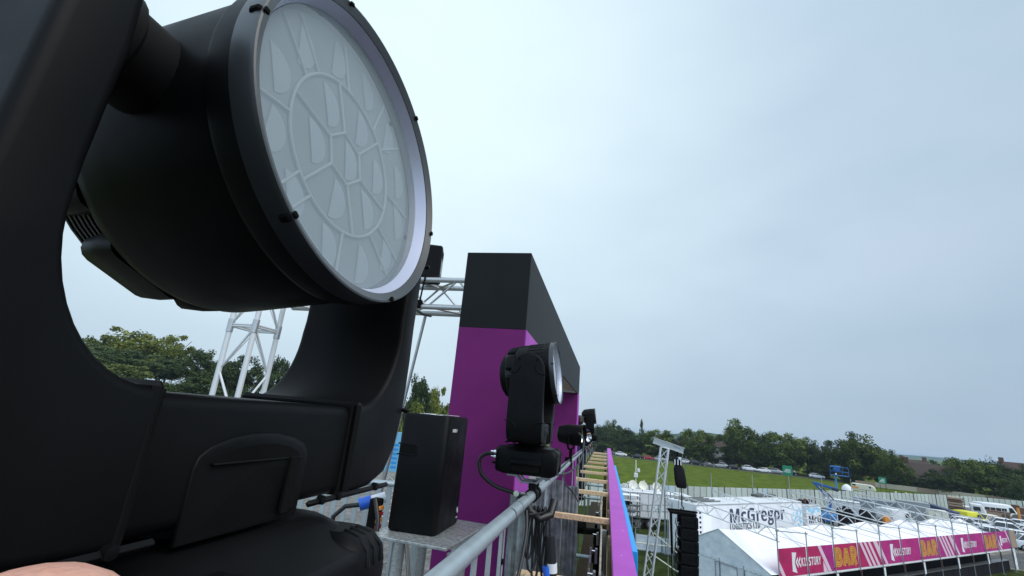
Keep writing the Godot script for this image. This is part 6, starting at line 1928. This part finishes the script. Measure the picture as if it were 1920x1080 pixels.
# ---------------------------------------------------------------- people
func people():
	var t := thing("person", "person in a dark blue shirt standing at the far end of the arch", "person", Vector3(-0.60, 7.475, -10.75), deg_to_rad(200))
	# local: facing +z
	var body := [
		[Vector3(0, 1.66, 0.01), Vector3(0, 1.62, 0.02), 0.088, 0.075], [Vector3(0, 1.58, 0.045), Vector3(0, 1.555, 0.05), 0.05, 0.04], [Vector3(0, 1.50, 0), Vector3(0, 1.44, -0.01), 0.055, 0.06],
		[Vector3(0, 1.62, 0.085), Vector3(0, 1.60, 0.105), 0.012, 0.016], [Vector3(0.078, 1.62, 0), Vector3(0.086, 1.63, -0.01), 0.016, 0.018], [Vector3(-0.078, 1.62, 0), Vector3(-0.086, 1.63, -0.01), 0.016, 0.018],
		[Vector3(-0.15, 1.40, -0.01), Vector3(0.15, 1.40, -0.01), 0.075, 0.075], [Vector3(0, 1.32, 0), Vector3(0, 1.05, 0), 0.13, 0.115], [Vector3(-0.06, 0.98, 0), Vector3(0.06, 0.98, 0), 0.115, 0.115],
		[Vector3(0.19, 1.40, 0), Vector3(0.24, 1.13, 0.02), 0.055, 0.042], [Vector3(0.24, 1.13, 0.02), Vector3(0.20, 0.94, 0.2), 0.042, 0.03], [Vector3(-0.19, 1.40, 0), Vector3(-0.24, 1.13, 0.02), 0.055, 0.042], [Vector3(-0.24, 1.13, 0.02), Vector3(-0.18, 0.95, 0.2), 0.042, 0.03],
		[Vector3(0.09, 0.92, 0), Vector3(0.10, 0.5, 0.02), 0.085, 0.058], [Vector3(0.10, 0.5, 0.02), Vector3(0.10, 0.08, 0), 0.055, 0.038], [Vector3(0.10, 0.04, 0.0), Vector3(0.11, 0.035, 0.17), 0.04, 0.035],
		[Vector3(-0.09, 0.92, 0), Vector3(-0.10, 0.5, 0.02), 0.085, 0.058], [Vector3(-0.10, 0.5, 0.02), Vector3(-0.10, 0.08, 0), 0.055, 0.038], [Vector3(-0.10, 0.04, 0.0), Vector3(-0.11, 0.035, 0.17), 0.04, 0.035]]
	for s in [1.0, -1.0]:
		var w := Vector3(0.19 * s, 0.935, 0.22)
		body.append([w, w + Vector3(-0.01 * s, -0.02, 0.06), 0.03, 0.028])
		for k in 4: body.append([w + Vector3((0.022 - 0.016 * k) * s, -0.02, 0.08), w + Vector3((0.02 - 0.016 * k) * s, -0.05, 0.14 - 0.008 * absf(k - 1)), 0.009, 0.008])
		body.append([w + Vector3(-0.03 * s, -0.01, 0.04), w + Vector3(-0.06 * s, -0.015, 0.085), 0.011, 0.009])
	obj("body", sdf_mesh(body, 0.016, 0.03), M.skin, t)
	obj("shirt", sdf_mesh([[Vector3(-0.15, 1.40, -0.01), Vector3(0.15, 1.40, -0.01), 0.088, 0.088], [Vector3(0, 1.34, 0), Vector3(0, 1.0, 0), 0.147, 0.135], [Vector3(-0.07, 0.97, 0), Vector3(0.07, 0.97, 0), 0.128, 0.128], [Vector3(0.19, 1.40, 0), Vector3(0.228, 1.20, 0.014), 0.07, 0.06], [Vector3(-0.19, 1.40, 0), Vector3(-0.228, 1.20, 0.014), 0.07, 0.06]], 0.016, 0.03), M.shirt, t)
	obj("trousers", sdf_mesh([[Vector3(-0.06, 0.95, 0), Vector3(0.06, 0.95, 0), 0.124, 0.124], [Vector3(0.09, 0.9, 0), Vector3(0.10, 0.5, 0.02), 0.1, 0.075], [Vector3(0.10, 0.5, 0.02), Vector3(0.10, 0.12, 0), 0.072, 0.06], [Vector3(-0.09, 0.9, 0), Vector3(-0.10, 0.5, 0.02), 0.1, 0.075], [Vector3(-0.10, 0.5, 0.02), Vector3(-0.10, 0.12, 0), 0.072, 0.06]], 0.016, 0.02), M.trousers, t)
	obj("hair", sdf_mesh([[Vector3(0, 1.685, -0.015), Vector3(0, 1.64, -0.035), 0.092, 0.08]], 0.010, 0.01), M.hair, t)
	for s in [-1, 1]:
		block(t, "eye", Vector3(0.032 * s, 1.632, 0.088), Vector3(0.022, 0.010, 0.01), M.dark, 0, 0.003)
		block(t, "shoe", Vector3(0.105 * s, 0.035, 0.06), Vector3(0.095, 0.075, 0.29), M.dark, 0, 0.03)
	block(t, "mouth", Vector3(0, 1.565, 0.096), Vector3(0.045, 0.008, 0.01), M.brick_red, 0, 0.002)
	# the photographer's thumb reaching into the lower left corner, with the rest of the hand below the frame
	var c2 := Basis(Vector3(0.97663392, 0.0857841, -0.19704636), Vector3(-0.0245417, 0.95539938, 0.2942953), Vector3(0.21350383, -0.28258292, 0.93518074))
	var h := thing("hand", "blurred pinkish fingertip of the photographer in the lower left corner", "hand", Vector3(0, EYE, 0))
	h.basis = c2.orthonormalized()
	var b := [[Vector3(-0.0466, -0.0376, -0.0410), Vector3(-0.060, -0.046, -0.032), 0.0108, 0.0112], [Vector3(-0.060, -0.046, -0.032), Vector3(-0.086, -0.066, -0.018), 0.0110, 0.0125],
		[Vector3(-0.086, -0.066, -0.018), Vector3(-0.105, -0.095, 0.0), 0.015, 0.02], [Vector3(-0.105, -0.085, 0.0), Vector3(-0.075, -0.13, 0.0), 0.018, 0.02], [Vector3(-0.08, -0.085, 0.012), Vector3(-0.055, -0.12, 0.012), 0.014, 0.016], [Vector3(-0.10, -0.11, 0.0), Vector3(-0.11, -0.20, 0.05), 0.026, 0.03]]
	for k in 4:
		var r := Vector3(-0.070 + 0.014 * k, -0.088 - 0.014 * k, 0.012)
		var l: float = [0.9, 1.0, 0.95, 0.75][k]
		b.append([r, r + Vector3(0.028, 0.012, 0.016) * l, 0.009, 0.0085])
		b.append([r + Vector3(0.028, 0.012, 0.016) * l, r + Vector3(0.048, 0.012, 0.004) * l, 0.0085, 0.008])
		b.append([r + Vector3(0.048, 0.012, 0.004) * l, r + Vector3(0.058, 0.010, -0.012) * l, 0.008, 0.007])
	obj("skin", sdf_mesh(b, 0.0018, 0.006), M.skin, h)

func house(n: String, label: String, at: Vector3, turn: float, w: float, d: float, eave: float, rise: float, wall: Material, roof: Material, cols: int):
	var t := thing(n, label, "house", at, turn)
	var g := MB.new()
	g.prism(PackedVector2Array([Vector2(-d / 2, 0), Vector2(d / 2, 0), Vector2(d / 2, eave), Vector2(0, eave + rise - 0.1), Vector2(-d / 2, eave)]), Transform3D(Basis(Vector3(0, 0, 1), Vector3(0, 1, 0), Vector3(-1, 0, 0)), Vector3(w / 2, 0, 0)), w)
	obj("wall", g, wall, t)
	var sl := Vector2(d / 2 + 0.5, rise * (d / 2 + 0.5) / (d / 2))
	for s in [-1.0, 1.0]:
		var b := MB.new()
		var dir := Vector3(0, -sl.y, s * sl.x).normalized()
		b.box(Vector3(0, eave + rise - sl.y / 2 + 0.06, s * sl.x / 2), Vector3(w + 0.8, 0.14, sl.length()), Basis(Vector3(1, 0, 0), Vector3(1, 0, 0).cross(dir) * -1.0, dir), 0.02)
		var r := obj("roof", b, roof, t)
		if s > 0:
			for k in 2:
				block(r, "chimney", Vector3((k - 0.5) * (w - 1.6), eave + rise + 0.5, 0), Vector3(1.4, 2.0, 0.9), M.brick, 0, 0.03)
	for fl in maxi(1, int(eave / 2.7)):
		for k in cols:
			for s in [-1.0, 1.0]:
				var x := -w / 2 + w * (k + 0.5) / cols
				var wd := block(t, "window", Vector3(x, 1.6 + 2.7 * fl, s * (d / 2 + 0.02)), Vector3(1.1, 1.25, 0.06), M.render_white, 0, 0.01)
				block(wd, "pane", Vector3(0, 0, s * 0.02), Vector3(0.92, 1.05, 0.06), M.window, 0, 0)
	var gw := block(t, "gable_window", Vector3(w / 2 + 0.02, eave + 0.4, 0), Vector3(0.06, 1.1, 1.0), M.render_white, 0, 0.01)
	block(gw, "pane", Vector3(0.02, 0, 0), Vector3(0.06, 0.9, 0.8), M.window, 0, 0)
	var dr := block(t, "door", Vector3(w * 0.1, 1.05, d / 2 + 0.03), Vector3(1.0, 2.1, 0.08), M.wood_dark, 0, 0.01)
	block(dr, "handle", Vector3(0.38, 0, 0.05), Vector3(0.1, 0.04, 0.04), M.chrome, 0, 0)
